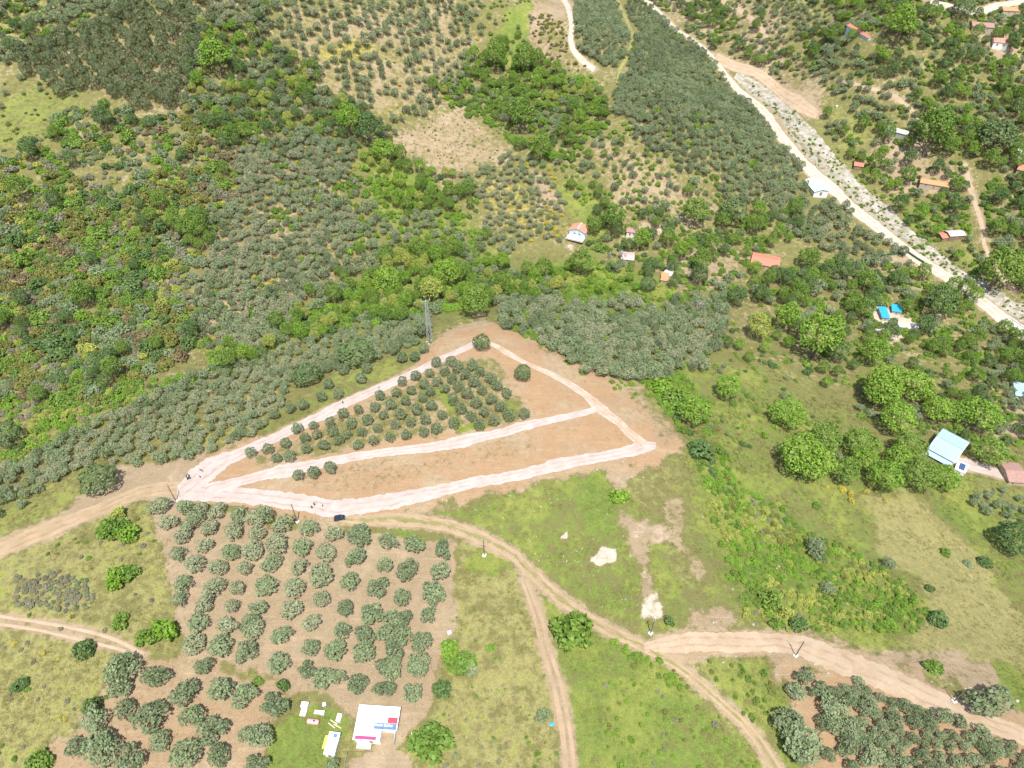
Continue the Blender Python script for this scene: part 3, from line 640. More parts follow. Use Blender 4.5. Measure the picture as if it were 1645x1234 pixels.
FAMILY = lambda k: 'olive' if k.startswith('olive') else 'tree' if k.startswith('tree') or k == 'bare' else 'pine' if k in ('pine', 'oak') else 'shrub'
NAME = {'olive': 'olive_tree', 'olive_dark': 'olive_tree', 'olive_dry': 'olive_tree', 'olive_young': 'olive_tree', 'pine': 'pine_tree', 'oak': 'oak_tree', 'bare': 'bare_tree'}
PLANTS = []       # dict(kind, x, y, R, zs, label, group, must)
def add_px(x0, y0, s, lst, kind, R, label, group=None, dedupe=0, zs=1.0, occ=.8, tracker={}):
    """plants read off the photograph: (X, Y[, r]) in a crop with origin x0, y0 and scale s; radius in pixels"""
    for it in lst:
        px, py = x0 + it[0] / s, y0 + it[1] / s; rp = (it[2] / s) if len(it) > 2 else R
        if dedupe and any(math.hypot(px - a, py - b) < dedupe for a, b in tracker.get(group, [])): continue
        tracker.setdefault(group, []).append((px, py))
        kd = kind if isinstance(kind, str) else kind[len(PLANTS) % len(kind)]
        gx, gy = ground(px, py); dep = float(depth_at(gx, gy)[0]); Rm = rp * dep / F
        gx, gy = ground(px, py, hc(kd) * Rm * zs)
        PLANTS.append(dict(kind=kd, x=float(gx[0]), y=float(gy[0]), R=Rm * random.uniform(.93, 1.07), zs=zs * random.uniform(.92, 1.08), label=label, group=group, must=True))
        occ_disc(float(gx[0]), float(gy[0]), max(1.0, Rm * occ))
Z1 = [(112,785),(252,758),(390,712),(320,830),(425,815),(487,590),(545,665),(560,750),(618,565),(645,640),(700,725),(748,540),(772,610),(820,685),(885,635),(922,552),(855,470),(978,440),(1005,622),(1100,692),(1050,520),(975,722),(1112,415),(1152,325),(1130,588),(1182,482),(1235,400),(1230,662),(1275,555),(1315,470),(1285,305),(1330,210),(1360,370),(1405,280),(1400,540),(1362,642),(1447,440),(1440,165),(1510,237),(1495,345),(1515,522),(1505,620),(1550,145),(1565,410),(1605,590),(1555,295),(1605,55),(1610,210)]
Z2 = [(570,370),(625,295),(680,350),(795,325),(738,405),(855,385),(630,440),(575,520),(680,500),(810,465),(940,440),(870,530),(995,500),(1070,555),(755,565),(640,605),(825,635),(945,605),(1020,665),(700,680),(890,710),(780,740),(550,730),(648,800),(848,812),(968,775),(1085,735),(1215,720)]
gi = 'young olive trees in the triangle'
add_px(380, 570, 5, Z1, 'olive_young', 9.3, 'young rounded olive tree planted in the grassy triangle between gravel roads', gi, 5)
add_px(600, 520, 5, Z2, 'olive_young', 9.8, 'young rounded olive tree planted in the grassy triangle between gravel roads', gi, 5)
add_px(380, 570, 5, [(497,965),(620,945),(752,905)], 'olive_young', 11, 'one of three olive trees on bare soil below the middle gravel road', 'three olives at the bare strip')
add_px(380, 570, 5, [(45,620),(185,560),(312,480),(430,430),(535,405),(680,335),(815,310),(735,235),(1000,190),(1045,110),(720,110),(860,120),(1330,20),(1430,15)], 'olive_young', 9, 'small olive tree on the grassy verge above the upper gravel road', 'olives on the upper verge')
add_px(600, 520, 5, [(275,80),(330,135),(215,140),(405,200),(170,215),(228,270),(330,260),(385,50,75)], 'olive_young', 8.5, 'small olive tree on the grass below the lattice pylon', 'olives below the pylon')
Z3 = [(70,110),(140,235),(300,130),(410,130),(540,150),(345,240),(265,340),(480,280),(220,500),(430,425),(365,575),(715,180),(675,310),(850,205),(935,190),(860,330),(1075,255),(1290,285),(1475,330),(1015,420),(1225,440),(1420,480),(820,475),(655,480),(545,610),(765,610),(975,570),(1210,600),(1380,665),(275,735),(520,770),(700,765),(935,745),(1165,770),(1375,855),(235,870),(440,910),(660,915),(870,930),(1130,940),(1310,1040),(390,1055),(625,1075),(830,1100),(1070,1145)]
Z4 = [(385,150),(620,205),(825,220),(1060,255),(350,330),(585,385),(770,430),(1040,440),(310,515),(535,560),(980,610),(730,650),(275,725),(485,785),(935,800),(740,830),(650,840),(255,925),(430,950),(600,940),(720,970),(885,1010),(190,1075),(420,1090),(670,1050),(650,1180),(860,1170),(600,1180),(70,650),(80,470),(120,285)]
Z6 = [(210,80),(180,300),(460,180),(440,390),(715,70),(690,270),(880,290),(660,440),(950,140),(1140,160),(1120,330),(790,510),(900,500),(1070,550),(1340,440),(1390,240),(1550,420),(1270,610),(1515,625),(1590,230),(1360,60)]
Z5a = [(1180,70),(1420,100),(1150,240),(1370,250),(1590,120),(1580,280)]
gl = 'olives of the tilled grove below the track'
lab = 'grey-green olive tree in rows on tilled tan soil below the dirt track'
add_px(240, 790, 5, Z3, ('olive_dry', 'olive', 'olive_dry'), 16.4, lab, gl, 7)
add_px(500, 830, 5, Z4, ('olive', 'olive', 'olive_dark'), 17.6, lab, gl, 7)
add_px(360, 987, 5, Z6, ('olive', 'olive_dark', 'olive'), 17.3, lab, gl, 7)
add_px(80, 987, 5, Z5a, ('olive_dry', 'olive'), 16.5, lab, gl, 9)
Z5 = [(840,490,115),(555,590,100),(1075,610,105),(1360,600,112),(1235,415,85),(1570,650,105),(600,760,100),(370,830,110),(800,830,135),(1150,830,112),(1310,920,120),(880,1020,98),(200,1070,95),(410,1070,135),(630,1160,120),(1090,1120,125),(1350,1130,112),(1610,980,80)]
gb = 'large olives of the corner grove'
lab = 'large full olive tree on reddish soil west of the white roofed farmhouse'
add_px(80, 987, 5, Z5, ('olive_dark', 'olive'), 20, lab, gb, 9)
add_px(360, 987, 5, [(180,670,100),(390,720,118),(300,990,115),(250,1195,95),(30,590,70)], ('olive_dark', 'olive'), 20, lab, gb, 9)
gr_ = 'olives of the grove beside the broad earth track'
lab = 'olive tree on reddish soil beside the broad pale earth track'
add_px(1200, 987, 5, [(465,500,95),(400,620,70),(600,620,95),(690,740,100),(640,870,90),(720,900,70),(330,870,110),(450,1030,125),(960,740,95),(850,680,70),(1180,860,85),(850,880,75),(820,1040,95),(900,1010,80),(1060,960,80),(1020,1120,95),(660,1130,65),(900,540,45)], ('olive_dark', 'olive'), 18, lab, gr_, 7)
# single trees that stand out
def one(px, py, r, kind, label, zs=1.0): add_px(0, 0, 1, [(px, py, r)], kind, r, label, None, zs=zs)
one(773.5, 548, 14.5, 'oak', 'round dark green tree at the tip of the gravel loop', 1.1)
one(840, 597, 17, 'oak', 'round dark green tree on bare soil inside the eastern gravel leg', 1.0)
one(156, 768, 31, 'oak', 'large round dark tree beside the western dirt track', .85)
one(492, 602, 25, 'oak', 'broad low dark tree above the upper gravel road', .75)
one(572, 567, 32, 'oak', 'widest dark tree between olive belt and upper gravel road', .7)
one(10, 697, 24, 'oak', 'dark round tree alone in the small clearing of the western gully', .9)
one(919, 1014, 31, 'shrub_green', 'big clipped round bush between wheel ruts and dirt track', 1.5)
one(1590, 1123, 37, 'olive_dark', 'large lone dark olive tree on the far side of the broad earth track', .95)
one(1268, 1170, 22, 'olive_dark', 'tall dark olive tree on the grassy fork above the footpath')
one(1290, 1200, 24, 'olive_dark', 'dark olive tree at the foot of the grassy fork')
one(870, 1150, 13, 'olive', 'small olive tree beside the wheel ruts and a blue sheet')
one(1075, 998, 11, 'shrub_dark', 'dark bush beside the utility pole at the track fork', 1.2)
one(195, 1075, 27, 'olive', 'grey half-dead tree where the wheel ruts end', 1.1)
one(148, 1132, 18, 'shrub_dark', 'dark green bush at the western rim of the corner grove', 1.4)
one(62, 1225, 20, 'shrub_green', 'green bush at the foot of the dry western meadow', 1.3)
for q in [(265,1012,22),(238,1022,20)]: one(*q, 'shrub_bright' if q[0] > 250 else 'shrub_green', 'bright green thicket bush where wheel ruts meet the grove' if q[0] > 250 else 'dull green thicket bush touching the wheel ruts', 1.3)
one(185, 930, 20, 'shrub_bright', 'bright green bush west of the tilled grove', 1.2)
one(205, 920, 16, 'shrub_green', 'mid green bush behind the bright one west of tilled grove', 1.2)
one(182, 848, 22, 'shrub_green', 'spreading green bush below the western dirt track', 1.3)
one(205, 855, 18, 'shrub_bright', 'light green bush below the western dirt track', 1.3)
one(190, 825, 14, 'shrub_yellowgreen', 'yellow-green bush touching the western dirt track', 1.4)
one(135, 1043, 17, 'shrub_dark', 'dark bush on the lower edge of the wheel ruts', 1.2)
one(192, 997, 14, 'shrub_green', 'low green bush above the wheel ruts', 1.1)
one(30, 1100, 14, 'shrub_dark', 'dark bush alone in the dry western meadow', 1.2)
one(710, 1108, 16, 'shrub_dark', 'dark green bush at the right edge of the grove', 1.3)
one(740, 1065, 22, 'shrub_green', 'broad green bush at the right edge of the grove', 1.0)
one(722, 1045, 18, 'shrub_bright', 'bright green bush at the right edge of the grove', 1.2)
one(755, 1075, 14, 'shrub_olive', 'pale green bush beyond the right edge of the grove', 1.1)
one(692, 1190, 32, 'shrub_green', 'large ragged green bush right of the white roofed farmhouse', 1.1)
one(788, 1040, 9, 'shrub_bright', 'small bright weed bush in the yellow meadow', 1.0)
one(413, 1095, 9, 'shrub_green', 'small green bush at the grove edge above the farm lawn')
one(455, 1100, 12, 'shrub_dark', 'dark bush at the upper corner of the farm lawn', 1.3)
one(535, 1228, 12, 'olive', 'small olive tree under the farm lawn')
one(1265, 985, 16, 'shrub_yellowgreen', 'yellow-green thicket bush above the broad earth track', 1.3); one(1248, 1003, 14, 'shrub_green', 'darker thicket bush touching the bank of the broad earth track', 1.2); one(1282, 1003, 15, 'shrub_dark', 'dark thicket bush above the pole on the broad earth track', 1.1)
one(1240, 965, 18, 'shrub_green', 'green bush on the eastern weed slope', 1.3)
one(1330, 945, 14, 'olive', 'grey-green small tree on the eastern weed slope')
one(1315, 880, 18, 'olive_dark', 'dark leaning small tree midway up the eastern slope')
one(1318, 897, 10, 'shrub_dark', 'dark bush just below the leaning slope tree')
one(1312, 812, 8, 'shrub_green', 'small round bush above the weed slope')
one(1428, 905, 13, 'olive_dark', 'lone dark olive on the pale straw slope')
one(1507, 995, 17, 'shrub_dark', 'dark ragged bush where the weed slope meets straw', 1.1)
one(1495, 945, 9, 'shrub_dark', 'small dark bush on the upper straw slope', 1.1)
one(1520, 888, 10, 'shrub_green', 'small green bush on the straw slope below the barn')
one(1582, 903, 11, 'shrub_dark', 'dark bush low on the straw slope below the barn')
one(1555, 905, 8, 'shrub_olive', 'tiny greyish bush on the straw slope below the barn')
one(1632, 862, 30, 'tree_dark', 'dense dark tree below the drive of the barn', .9)
one(1500, 1072, 16, 'shrub_green', 'green bush on the bank of the broad earth track', 1.0)
one(995, 797, 17, 'shrub_bright', 'bright green bush in the meadow below the plot', 1.0)
one(1125, 725, 24, 'shrub_dark', 'dark thicket bush at the eastern corner of the plot', .9)
one(1115, 657, 28, 'tree_bright', 'bright green tree outside the eastern edge of the plot', .85)
one(1085, 640, 24, 'shrub_green', 'green thicket bush left of the bright tree by the plot', 1.0)
one(1062, 622, 20, 'shrub_bright', 'bright thicket bush at the tip of olive grove', 1.0)
one(1170, 622, 22, 'tree_bright', 'second bright tree down the slope east of the plot', .8)
one(1265, 665, 27, 'tree_bright', 'rounded bright tree alone on the eastern grass slope', .7)
one(1318, 540, 33, 'tree_bright', 'tallest bright tree on the eastern slope above the tarpaulins', 1.1)
one(1266, 508, 22, 'tree_bright', 'smaller bright tree beside the tallest one on the eastern slope', 1.0)
one(1220, 525, 20, 'tree_yellowgreen', 'yellow-green tree at the right end of the dense olive grove')
one(1420, 620, 28, 'tree_bright', 'bright tree beside the yellow flower strip', 1.1)
one(1405, 565, 24, 'tree_bright', 'light green tree below the tarpaulin yard', 1.0)
one(1347, 560, 20, 'tree_dark', 'dark tree between the bright slope trees')
one(1515, 480, 28, 'tree_dark', 'broad dark tree between tarpaulin yard and valley road', 1.1)
one(1610, 432, 32, 'tree_green', 'large green tree on the stream bank by the lane', 1.1)
one(1360, 432, 17, 'tree_dark', 'dark round tree right of the long red roof')
one(1300, 415, 17, 'tree_green', 'light tree just right of the long red roof')
one(1315, 460, 20, 'olive', 'wide olive tree below the long red roof')
one(1118, 337, 23, 'tree_green', 'tall green tree above the cottages')
one(1178, 340, 22, 'oak', 'round dark tree right of the tall green tree above the cottages')
one(763, 485, 25, 'tree_green', 'round green tree right of the lattice pylon', .9)
one(620, 449, 25, 'tree_bright', 'rounded bright green tree in the gully wood', .9)
one(716, 436, 24, 'tree_bright', 'bright tree in the gully right of the rounded one')
one(692, 465, 22, 'tree_yellowgreen', 'yellow-green tree behind the lattice pylon', .8)
one(935, 418, 20, 'tree_green', 'green tree below the blue cottage', 1.1)
one(1042, 455, 14, 'oak', 'dull dark tree below the ruined shed', 1.1)
one(987, 348, 18, 'tree_green', 'tree behind the brown roofed hut', 1.1)
one(1032, 385, 15, 'tree_bright', 'bright tree right of the brown roofed hut', 1.1)
one(615, 240, 24, 'tree_bright', 'bright round tree at the lower left of the bare field', .85)
one(560, 190, 20, 'tree_bright', 'bright tree left of the bare field', 1.1)
one(590, 205, 26, 'tree_dark', 'large dark olive-green tree at the corner of the bare field', .9)
one(795, 90, 20, 'tree_green', 'tall green tree at the top of the green gully', 1.1)
one(842, 95, 20, 'tree_green', 'second tall green tree at the top of the green gully', 1.1)
one(868, 235, 20, 'tree_green', 'dark edged green tree at the bend of the gully', 1.1)
one(836, 183, 24, 'tree_green', 'largest green tree in the upper gully', 1.0)
one(345, 88, 30, 'tree_bright', 'large bright tree right of the pine plantation', .9)
one(1450, 35, 26, 'tree_bright', 'tall bright tree right of the pale blue house', 1.2)
one(1500, 210, 32, 'tree_green', 'tall green tree right of the long grey roof', 1.1)
one(1605, 215, 34, 'oak', 'largest dark round tree on the village slope', .85)
one(1550, 12, 19, 'oak', 'dark round tree by the uppermost lane', .9)
one(1000, 408, 15, 'bare', 'leafless grey tree beside the ruined shed', 1.0)
one(978, 408, 13, 'bare', 'second leafless grey tree left of the ruined shed', 1.0)
one(490, 172, 15, 'bare', 'leafless grey tree among the woods left of the bare field', 1.0)
one(1120, 488, 14, 'bare', 'leafless grey tree at the rim of the dense olive grove', .9)
# yellow broom beside the east slope trees
add_px(1225, 600, 3.917, [(505,730,22),(555,755,25),(560,800,22),(655,742,20),(405,715,14),(775,800,18)], 'shrub_broom', 5, 'yellow flowering broom bush below the eastern trees', 'yellow broom below the eastern trees', zs=1.3)
add_px(1225, 600, 3.917, [(400,400,105),(240,510,135),(340,570,120),(620,430,115),(640,540,90),(780,640,125),(930,450,115),(860,280,120),(750,120,120),(1000,640,110),(1150,660,85),(970,80,105),(530,610,95),(1380,260,120),(1100,230,90),(1440,480,110),(860,520,100),(1240,240,80)], ('tree_bright', 'tree_green', 'tree_bright'), 27, 'leafy green tree in the belt left of the pale blue barn', 'leafy belt left of the barn', zs=.85)
# ------------------------------------------------------------------ buildings
def mt(name, c, **k): return plain(name, c, **k)
W_wall = mt('whitewash', (.72, .70, .66), scale=1.2); W_blue = mt('pale_blue_wall', (.50, .62, .66), scale=1.2); W_grey = mt('grey_block_wall', (.38, .36, .33), scale=2)
W_tan = mt('tan_wall', (.45, .36, .27), scale=1.5); W_conc = mt('concrete', (.55, .52, .48), scale=1.5)
R_red = mt('red_tiles', (.45, .16, .10), c2=(.34, .15, .10), scale=1.4); R_old = mt('old_red_tiles', (.42, .15, .10), c2=(.46, .26, .19), scale=.7); R_brown = mt('brown_tiles', (.30, .18, .15), scale=1.2)
R_orange = mt('orange_tiles', (.50, .23, .11), scale=1.4); R_grey = mt('grey_sheet_roof', (.42, .40, .37), c2=(.33, .31, .29), scale=.8); R_blue = mt('pale_blue_metal', (.265, .36, .42), c2=(.24, .325, .38), scale=.3, rough=.5)
R_white = mt('white_sheet_roof', (.78, .79, .80), c2=(.60, .57, .53), scale=.45, rough=.5); R_teal = mt('teal_trim', (.05, .42, .40), scale=.6); tarp = mt('blue_tarpaulin', (.03, .30, .52), scale=1.0, rough=.4)
G_pane = plain('window_glass', (.03, .04, .05), (.05, .06, .07), 2, .15, spec=.6); W_wood = mt('weathered_wood', (.24, .16, .10), scale=3); M_dark = mt('dark_metal', (.05, .05, .055), scale=3, rough=.4)
M_steel = mt('galvanised_steel', (.42, .42, .41), scale=3, rough=.45, metal=.3)
B_blue = mt('blue_print', (.07, .13, .24), c2=(.11, .18, .30), scale=1.2); B_red = mt('red_print', (.62, .05, .07), scale=1.2); B_wine = mt('wine_print', (.42, .05, .15), scale=1.2); B_yel = mt('yellow_sheet', (.75, .62, .08), scale=1.2)
B_pink = mt('pink_plastic', (.70, .30, .30), scale=1.0, rough=.4); W_plast = mt('white_plastic', (.75, .76, .76), scale=1, rough=.4); W_print = mt('white_print', (.70, .71, .73), scale=3); W_tile = mt('ridge_white', (.66, .58, .52), scale=2)
solar = plain('solar_panel', (.03, .06, .12), (.04, .08, .16), 2, .15, spec=.7)

def frame(A, B, C, h):
    """rectangle through three pixels at eave height h: returns root empty placed at the base, with length, width"""
    g = []
    for p in (A, B, C):
        x, y = ground(*p, h); g.append(np.array([x[0], y[0]]))
    a, b, c = g; u = b - a; Ln = np.linalg.norm(u); u = u / Ln; v = np.array([-u[1], u[0]]); wd = (c - b) @ v
    ctr = a + u * Ln / 2 + v * wd / 2
    zs_ = [float(hgt(*(ctr + u * i * Ln / 2 + v * j * wd / 2))) for i in (-1, 0, 1) for j in (-1, 0, 1)]
    zb = float(np.mean(zs_)); ang = math.atan2(u[1], u[0])
    for i in np.linspace(-.5, .5, max(2, int(Ln / 2))):
        for j in np.linspace(-.5, .5, max(2, int(abs(wd) / 2))):
            q = ctr + u * i * Ln + v * j * wd; occ_disc(q[0], q[1], 1.8)
    return (ctr[0], ctr[1], zb), ang, Ln, abs(wd), zb - min(zs_)
def clear_px(*ps):
    """keep what stands in front of a wall free of plants"""
    for px, py, r in ps:
        x, y = ground(px, py); occ_disc(float(x[0]), float(y[0]), r * float(depth_at(x, y)[0]) / F)
def root(name, loc, ang, label, cat, group=None):
    e = link(name, None); e.location = loc; e.rotation_euler = (0, 0, ang); e.empty_display_size = .5
    return tag(e, label, cat, group)
def window(par, side, c, z, w, h, L, Wd, wm=W_wall, door=False):
    """a framed opening set into a wall of a box L x Wd; side n/s along x, e/w along y"""
    def bx(m, t0, t1, a0, a1, z0, z1):
        if side in 's n'.split():
            y = -Wd / 2 if side == 's' else Wd / 2; s = -1 if side == 's' else 1
            m.box(a0, a1, min(y + s*t0, y + s*t1), max(y + s*t0, y + s*t1), z0, z1)
        else:
            x = L / 2 if side == 'e' else -L / 2; s = 1 if side == 'e' else -1
            m.box(min(x + s*t0, x + s*t1), max(x + s*t0, x + s*t1), a0, a1, z0, z1)
    m = MB(); f = .08
    bx(m, -.03, .05, c - w/2 - f, c + w/2 + f, z + h, z + h + f); bx(m, -.03, .05, c - w/2 - f, c - w/2, z, z + h); bx(m, -.03, .05, c + w/2, c + w/2 + f, z, z + h)
    if not door: bx(m, -.03, .09, c - w/2 - f, c + w/2 + f, z - f, z)
    wdw = m.build('door' if door else 'window', wm, par)
    m = MB(); bx(m, -.03, .02, c - w/2, c + w/2, z, z + h); m.build('leaf' if door else 'pane', W_wood if door else G_pane, wdw)
    if not door:
        m = MB(); bx(m, .02, .035, c - .025, c + .025, z, z + h); m.build('mullion', wm, wdw)
def ribs(m, x0, x1, ya, za, yb, zb, step, hh=.05):
    k = max(2, int((x1 - x0) / step))
    for i in range(k + 1):
        x = x0 + (x1 - x0) * i / k; m.bar((x, ya, za + hh / 2), (x, yb, zb + hh / 2), .07, hh)
def house(name, label, A, B, C, h, rise, wall, roof, ov=.35, wins=(), cat='house', rib=.9, capm=None, chimney=False, group=None, mono=False):
    loc, ang, L, Wd, drop = frame(A, B, C, h)
    r = root(name, loc, ang, label, cat, group); hw = Wd / 2; d0 = -drop - .4
    m = MB()
    if mono: m.prism([(-hw, d0), (hw, d0), (hw, h + rise), (-hw, h)], -L/2, L/2)
    else: m.prism([(-hw, d0), (hw, d0), (hw, h), (0, h + rise), (-hw, h)], -L/2, L/2)
    m.build('wall', wall, r)
    xl, xr = -L/2 - ov, L/2 + ov; t_ = .12; sl_ = rise / (Wd if mono else hw)
    if mono:
        sides = [(-hw - ov, h - sl_ * ov, hw + ov, h + rise + sl_ * ov)]
    else:
        sides = [(-hw - ov, h - sl_ * ov, 0, h + rise), (hw + ov, h - sl_ * ov, 0, h + rise)]
    for ya, za, yb, zb in sides:
        m = MB(); za += .04; zb += .04
        m.prism([(ya, za), (yb, zb), (yb, zb + t_), (ya, za + t_)], xl, xr); sp = m.build('roof', roof, r)
        m = MB(); ribs(m, xl + .05, xr - .05, ya, za + t_ - .01, yb, zb + t_ - .01, rib); m.build('roof_ribs', roof, sp)
    if not mono:
        m = MB(); m.prism([(-.22, h + rise + .10), (.22, h + rise + .10), (.12, h + rise + .26), (-.12, h + rise + .26)], xl - .03, xr + .03); m.build('ridge_cap', capm or roof, r)
    for w in wins: window(r, *w[:2], w[2], w[3], w[4], L, Wd, door=len(w) > 5)
    if chimney:
        m = MB(); m.box(L*.22, L*.22 + .6, hw*.3, hw*.3 + .6, h, h + rise + .9); m.build('chimney', wall, r)
    return r, L, Wd
# cottage with pale blue walls, gable end to the camera: the ridge runs away from it
r, L, Wd = house('cottage', 'pale blue cottage with patched red and white roof beside the gully', (939.5,379), (946.5,364), (918.5,362.5), 3.2, 1.9, W_blue, R_old, wins=[('w',-1.6,1.1,1.1,1.1),('w',1.6,1.1,1.1,1.1),('s',1.5,.05,1.0,2.1,'d'),('s',-1.8,1.1,1.0,1.0),('n',0,1.1,1.0,1.0)], capm=W_tile)
clear_px((927,395,14),(915,402,9),(940,388,8))
m = MB(); m.box(-L/2 - 4.5, -L/2, -Wd/2 - .3, Wd/2 + .3, -.9, .12); m.build('terrace', W_conc, r)
house('hut', 'small hut with brown roof and white front above the leafless trees', (1006.5,375), (1023,376), (1025,365), 2.6, 1.0, W_wall, R_brown, wins=[('s',-1,.05,.9,2,'d'),('s',1.2,1,.9,.8)])
clear_px((1008,381,8),(1015,382,6))
house('shed', 'tiny shed with orange roof beside a white awning', (1062,449), (1073,450), (1075,441), 2.4, .5, W_grey, R_orange, wins=[('s',0,.05,.9,1.9,'d')], cat='shed', mono=True)
house('shed', 'flat white awning behind the tiny orange roofed shed', (1066,440), (1077,443), (1078,436), 2.4, .2, W_wall, R_white, cat='awning', mono=True, wins=[('s',0,.05,.9,1.8,'d')])
clear_px((1068,455,10))
house('ruined_shed', 'ruined low shed with faded pink and grey roof under leafless trees', (998,418), (1018,419), (1020,405), 2.0, .7, W_grey, mt('faded_roof', (.40, .30, .28), c2=(.30, .27, .25), scale=.7), wins=[('s',0,.05,1,1.8,'d')], cat='shed')
house('long_house', 'long low house with red tiled roof on the middle slope', (1207,420), (1249,434), (1259,418), 2.6, 1.3, W_tan, R_red, wins=[('s',-4,1,1,1),('s',0,.05,1,2,'d'),('s',4,1,1,1),('e',0,1,1,1)])
clear_px((1225,437,10),(1243,443,9))
r, L, Wd = house('metal_shed', 'white roofed shed with teal trim beside the valley road', (1330,311), (1316,286), (1298,290), 3.4, 1.2, W_wall, R_white, wins=[('w',0,.05,1.6,2.4,'d')], cat='shed', capm=R_white)
m = MB(); m.prism([(-Wd/2 - .4, 3.25), (0, 4.6), (Wd/2 + .4, 3.25), (Wd/2 + .4, 3.0), (0, 4.3), (-Wd/2 - .4, 3.0)], -L/2 - .48, -L/2 - .37); m.build('trim', R_teal, r)
for s in (-1, 1): m = MB(); m.box(-L/2 - .3, L/2 + .3, s*(Wd/2 + .42) - .06, s*(Wd/2 + .42) + .06, 3.0, 3.35); m.build('gutter', R_teal, r)
clear_px((1318,320,12),(1305,318,8))
house('house', 'house with red roof and pale blue walls among far olives', (1358,51), (1396,60), (1403,51), 2.8, 1.1, W_blue, R_red, wins=[('s',-4,1,1.2,1.2),('s',-1,.05,1,2.1,'d'),('s',3,1,1.2,1.2)], chimney=True)
clear_px((1362,62,14),(1378,68,15),(1395,72,15),(1372,58,10))
house('house', 'orange roofed house at the top of the village slope', (1612,18), (1640,22), (1643,11), 2.8, 1.3, W_tan, R_orange, wins=[('s',-2,1,1,1),('s',2,1,1,1)], chimney=True)
house('house', 'brown roofed house with dark front on the village slope', (1562,44), (1595,50), (1602,38), 3.0, 1.3, W_tan, R_brown, wins=[('s',-3,1,1,1.2),('s',0,.05,1,2,'d'),('s',3,1,1,1.2)])
clear_px((1578,58,14))
house('house', 'white house with faded red roof beside the earth yard', (1596,70), (1618,75), (1626,62), 3.2, 1.3, W_wall, R_old, wins=[('s',-2,1,1.1,1.2),('s',2,1,1.1,1.2)], chimney=True)
clear_px((1605,84,14))
house('barn', 'long shed with plain grey roof on the village slope', (1420,208), (1455,222), (1463,214), 2.6, .7, W_grey, R_grey, cat='shed', mono=True, wins=[('s',0,.05,1.4,2,'d')])
clear_px((1435,222,9))
house('house', 'long orange roofed house above the lane', (1477,298), (1524,301), (1528,288), 2.7, 1.2, W_tan, R_orange, wins=[('s',-5,1,1.1,1),('s',0,.05,1,2,'d'),('s',5,1,1.1,1)])
clear_px((1500,308,16),(1520,308,10))
house('hut', 'tiny red roofed hut beside the dry stream bed', (1372,268), (1386,270), (1389,260), 2.3, .8, W_wood, R_red, wins=[('s',0,.05,.9,1.8,'d')], cat='hut')
clear_px((1380,275,9))
house('house', 'red roofed house at the right edge above the small white shed', (1632,277), (1660,282), (1662,265), 2.8, 1.2, W_tan, R_red, wins=[('s',-2,1,1,1)])
house('shed', 'white flat roofed shed at the right edge of the village slope', (1633,249), (1655,252), (1657,240), 2.6, .3, W_wall, R_white, cat='shed', mono=True, wins=[('s',0,.05,1,2,'d')])
clear_px((1640,288,12),(1640,256,9))
house('shed', 'grey sheet roofed shed joined to a red one by the lane', (1526,382), (1552,377), (1548,366), 2.6, .8, W_wood, R_grey, cat='shed', wins=[('s',0,.05,1,2,'d')])
house('shed', 'small red roofed shed joined to a grey one by the lane', (1514,384), (1525,382), (1522,371), 2.3, .7, W_wood, R_red, cat='shed', wins=[('s',0,.05,.9,1.8,'d')])
clear_px((1535,390,14),(1519,390,8))
house('house', 'brown-orange roofed house beside the white drive', (1624,771), (1652,776), (1655,752), 2.7, 1.2, W_tan, R_brown, wins=[('s',-2,1,1,1),('w',0,1,1,1)])
clear_px((1625,782,10))
house('shed', 'pale bluish flat roofed shed above the bare right-hand garden', (1633,634), (1656,640), (1660,622), 2.4, .3, W_wall, R_blue, cat='shed', mono=True, wins=[('s',0,.05,.9,1.8,'d')])
# barn with pale blue metal roof
r, L, Wd = house('metal_barn', 'large barn with pale blue metal roof and white gable end', (1495,716), (1533.5,739), (1553.5,716.5), 4.2, 1.5, W_wall, R_blue, ov=.5, wins=[('e',0,.05,2.6,2.8,'d'),('n',-3,1.4,1.2,1.1),('n',3,1.4,1.2,1.1)], cat='barn', rib=.6, capm=plain('ridge_steel', (.20, .30, .36), rough=.5))
m = MB()
for x in (-L*.42, -L*.14, L*.14, L*.42): m.bar((x, -Wd/2 - 2.6, -2), (x, -Wd/2 - 2.6, 3.0), .16)
m.build('porch_posts', M_steel, r)
m = MB(); m.prism([(-Wd/2 - 2.9, 2.95), (-Wd/2 - .02, 3.55), (-Wd/2 - .02, 3.65), (-Wd/2 - 2.9, 3.05)], -L/2, L/2); m.build('porch_roof', R_blue, r)
m = MB(); m.prism([(-Wd/2 - .5, 3.95), (0, 5.9), (Wd/2 + .5, 3.95), (Wd/2 + .5, 3.6), (0, 5.5), (-Wd/2 - .5, 3.6)], L/2 + .52, L/2 + .66); m.build('barge_board', W_wall, r)
clear_px((1500,735,10),(1512,742,10),(1524,752,9),(1545,750,12))
r, L, Wd = house('container', 'white cabin carrying a solar panel before the barn', (1535,752), (1551,760), (1556,750), 2.4, .15, W_wall, R_white, ov=.1, cat='cabin', mono=True, wins=[('s',0,.9,1.0,.8)])
m = MB(); m.prism([(-Wd*.35, 2.66), (Wd*.3, 3.1), (Wd*.3, 3.16), (-Wd*.35, 2.72)], -L*.25, L*.3); pn_ = m.build('solar_panel', solar, r)
m = MB(); m.bar((-L*.2, Wd*.28, 2.6), (-L*.2, Wd*.28, 3.1), .06); m.bar((L*.25, Wd*.28, 2.6), (L*.25, Wd*.28, 3.1), .06); m.build('bracket', M_steel, pn_)
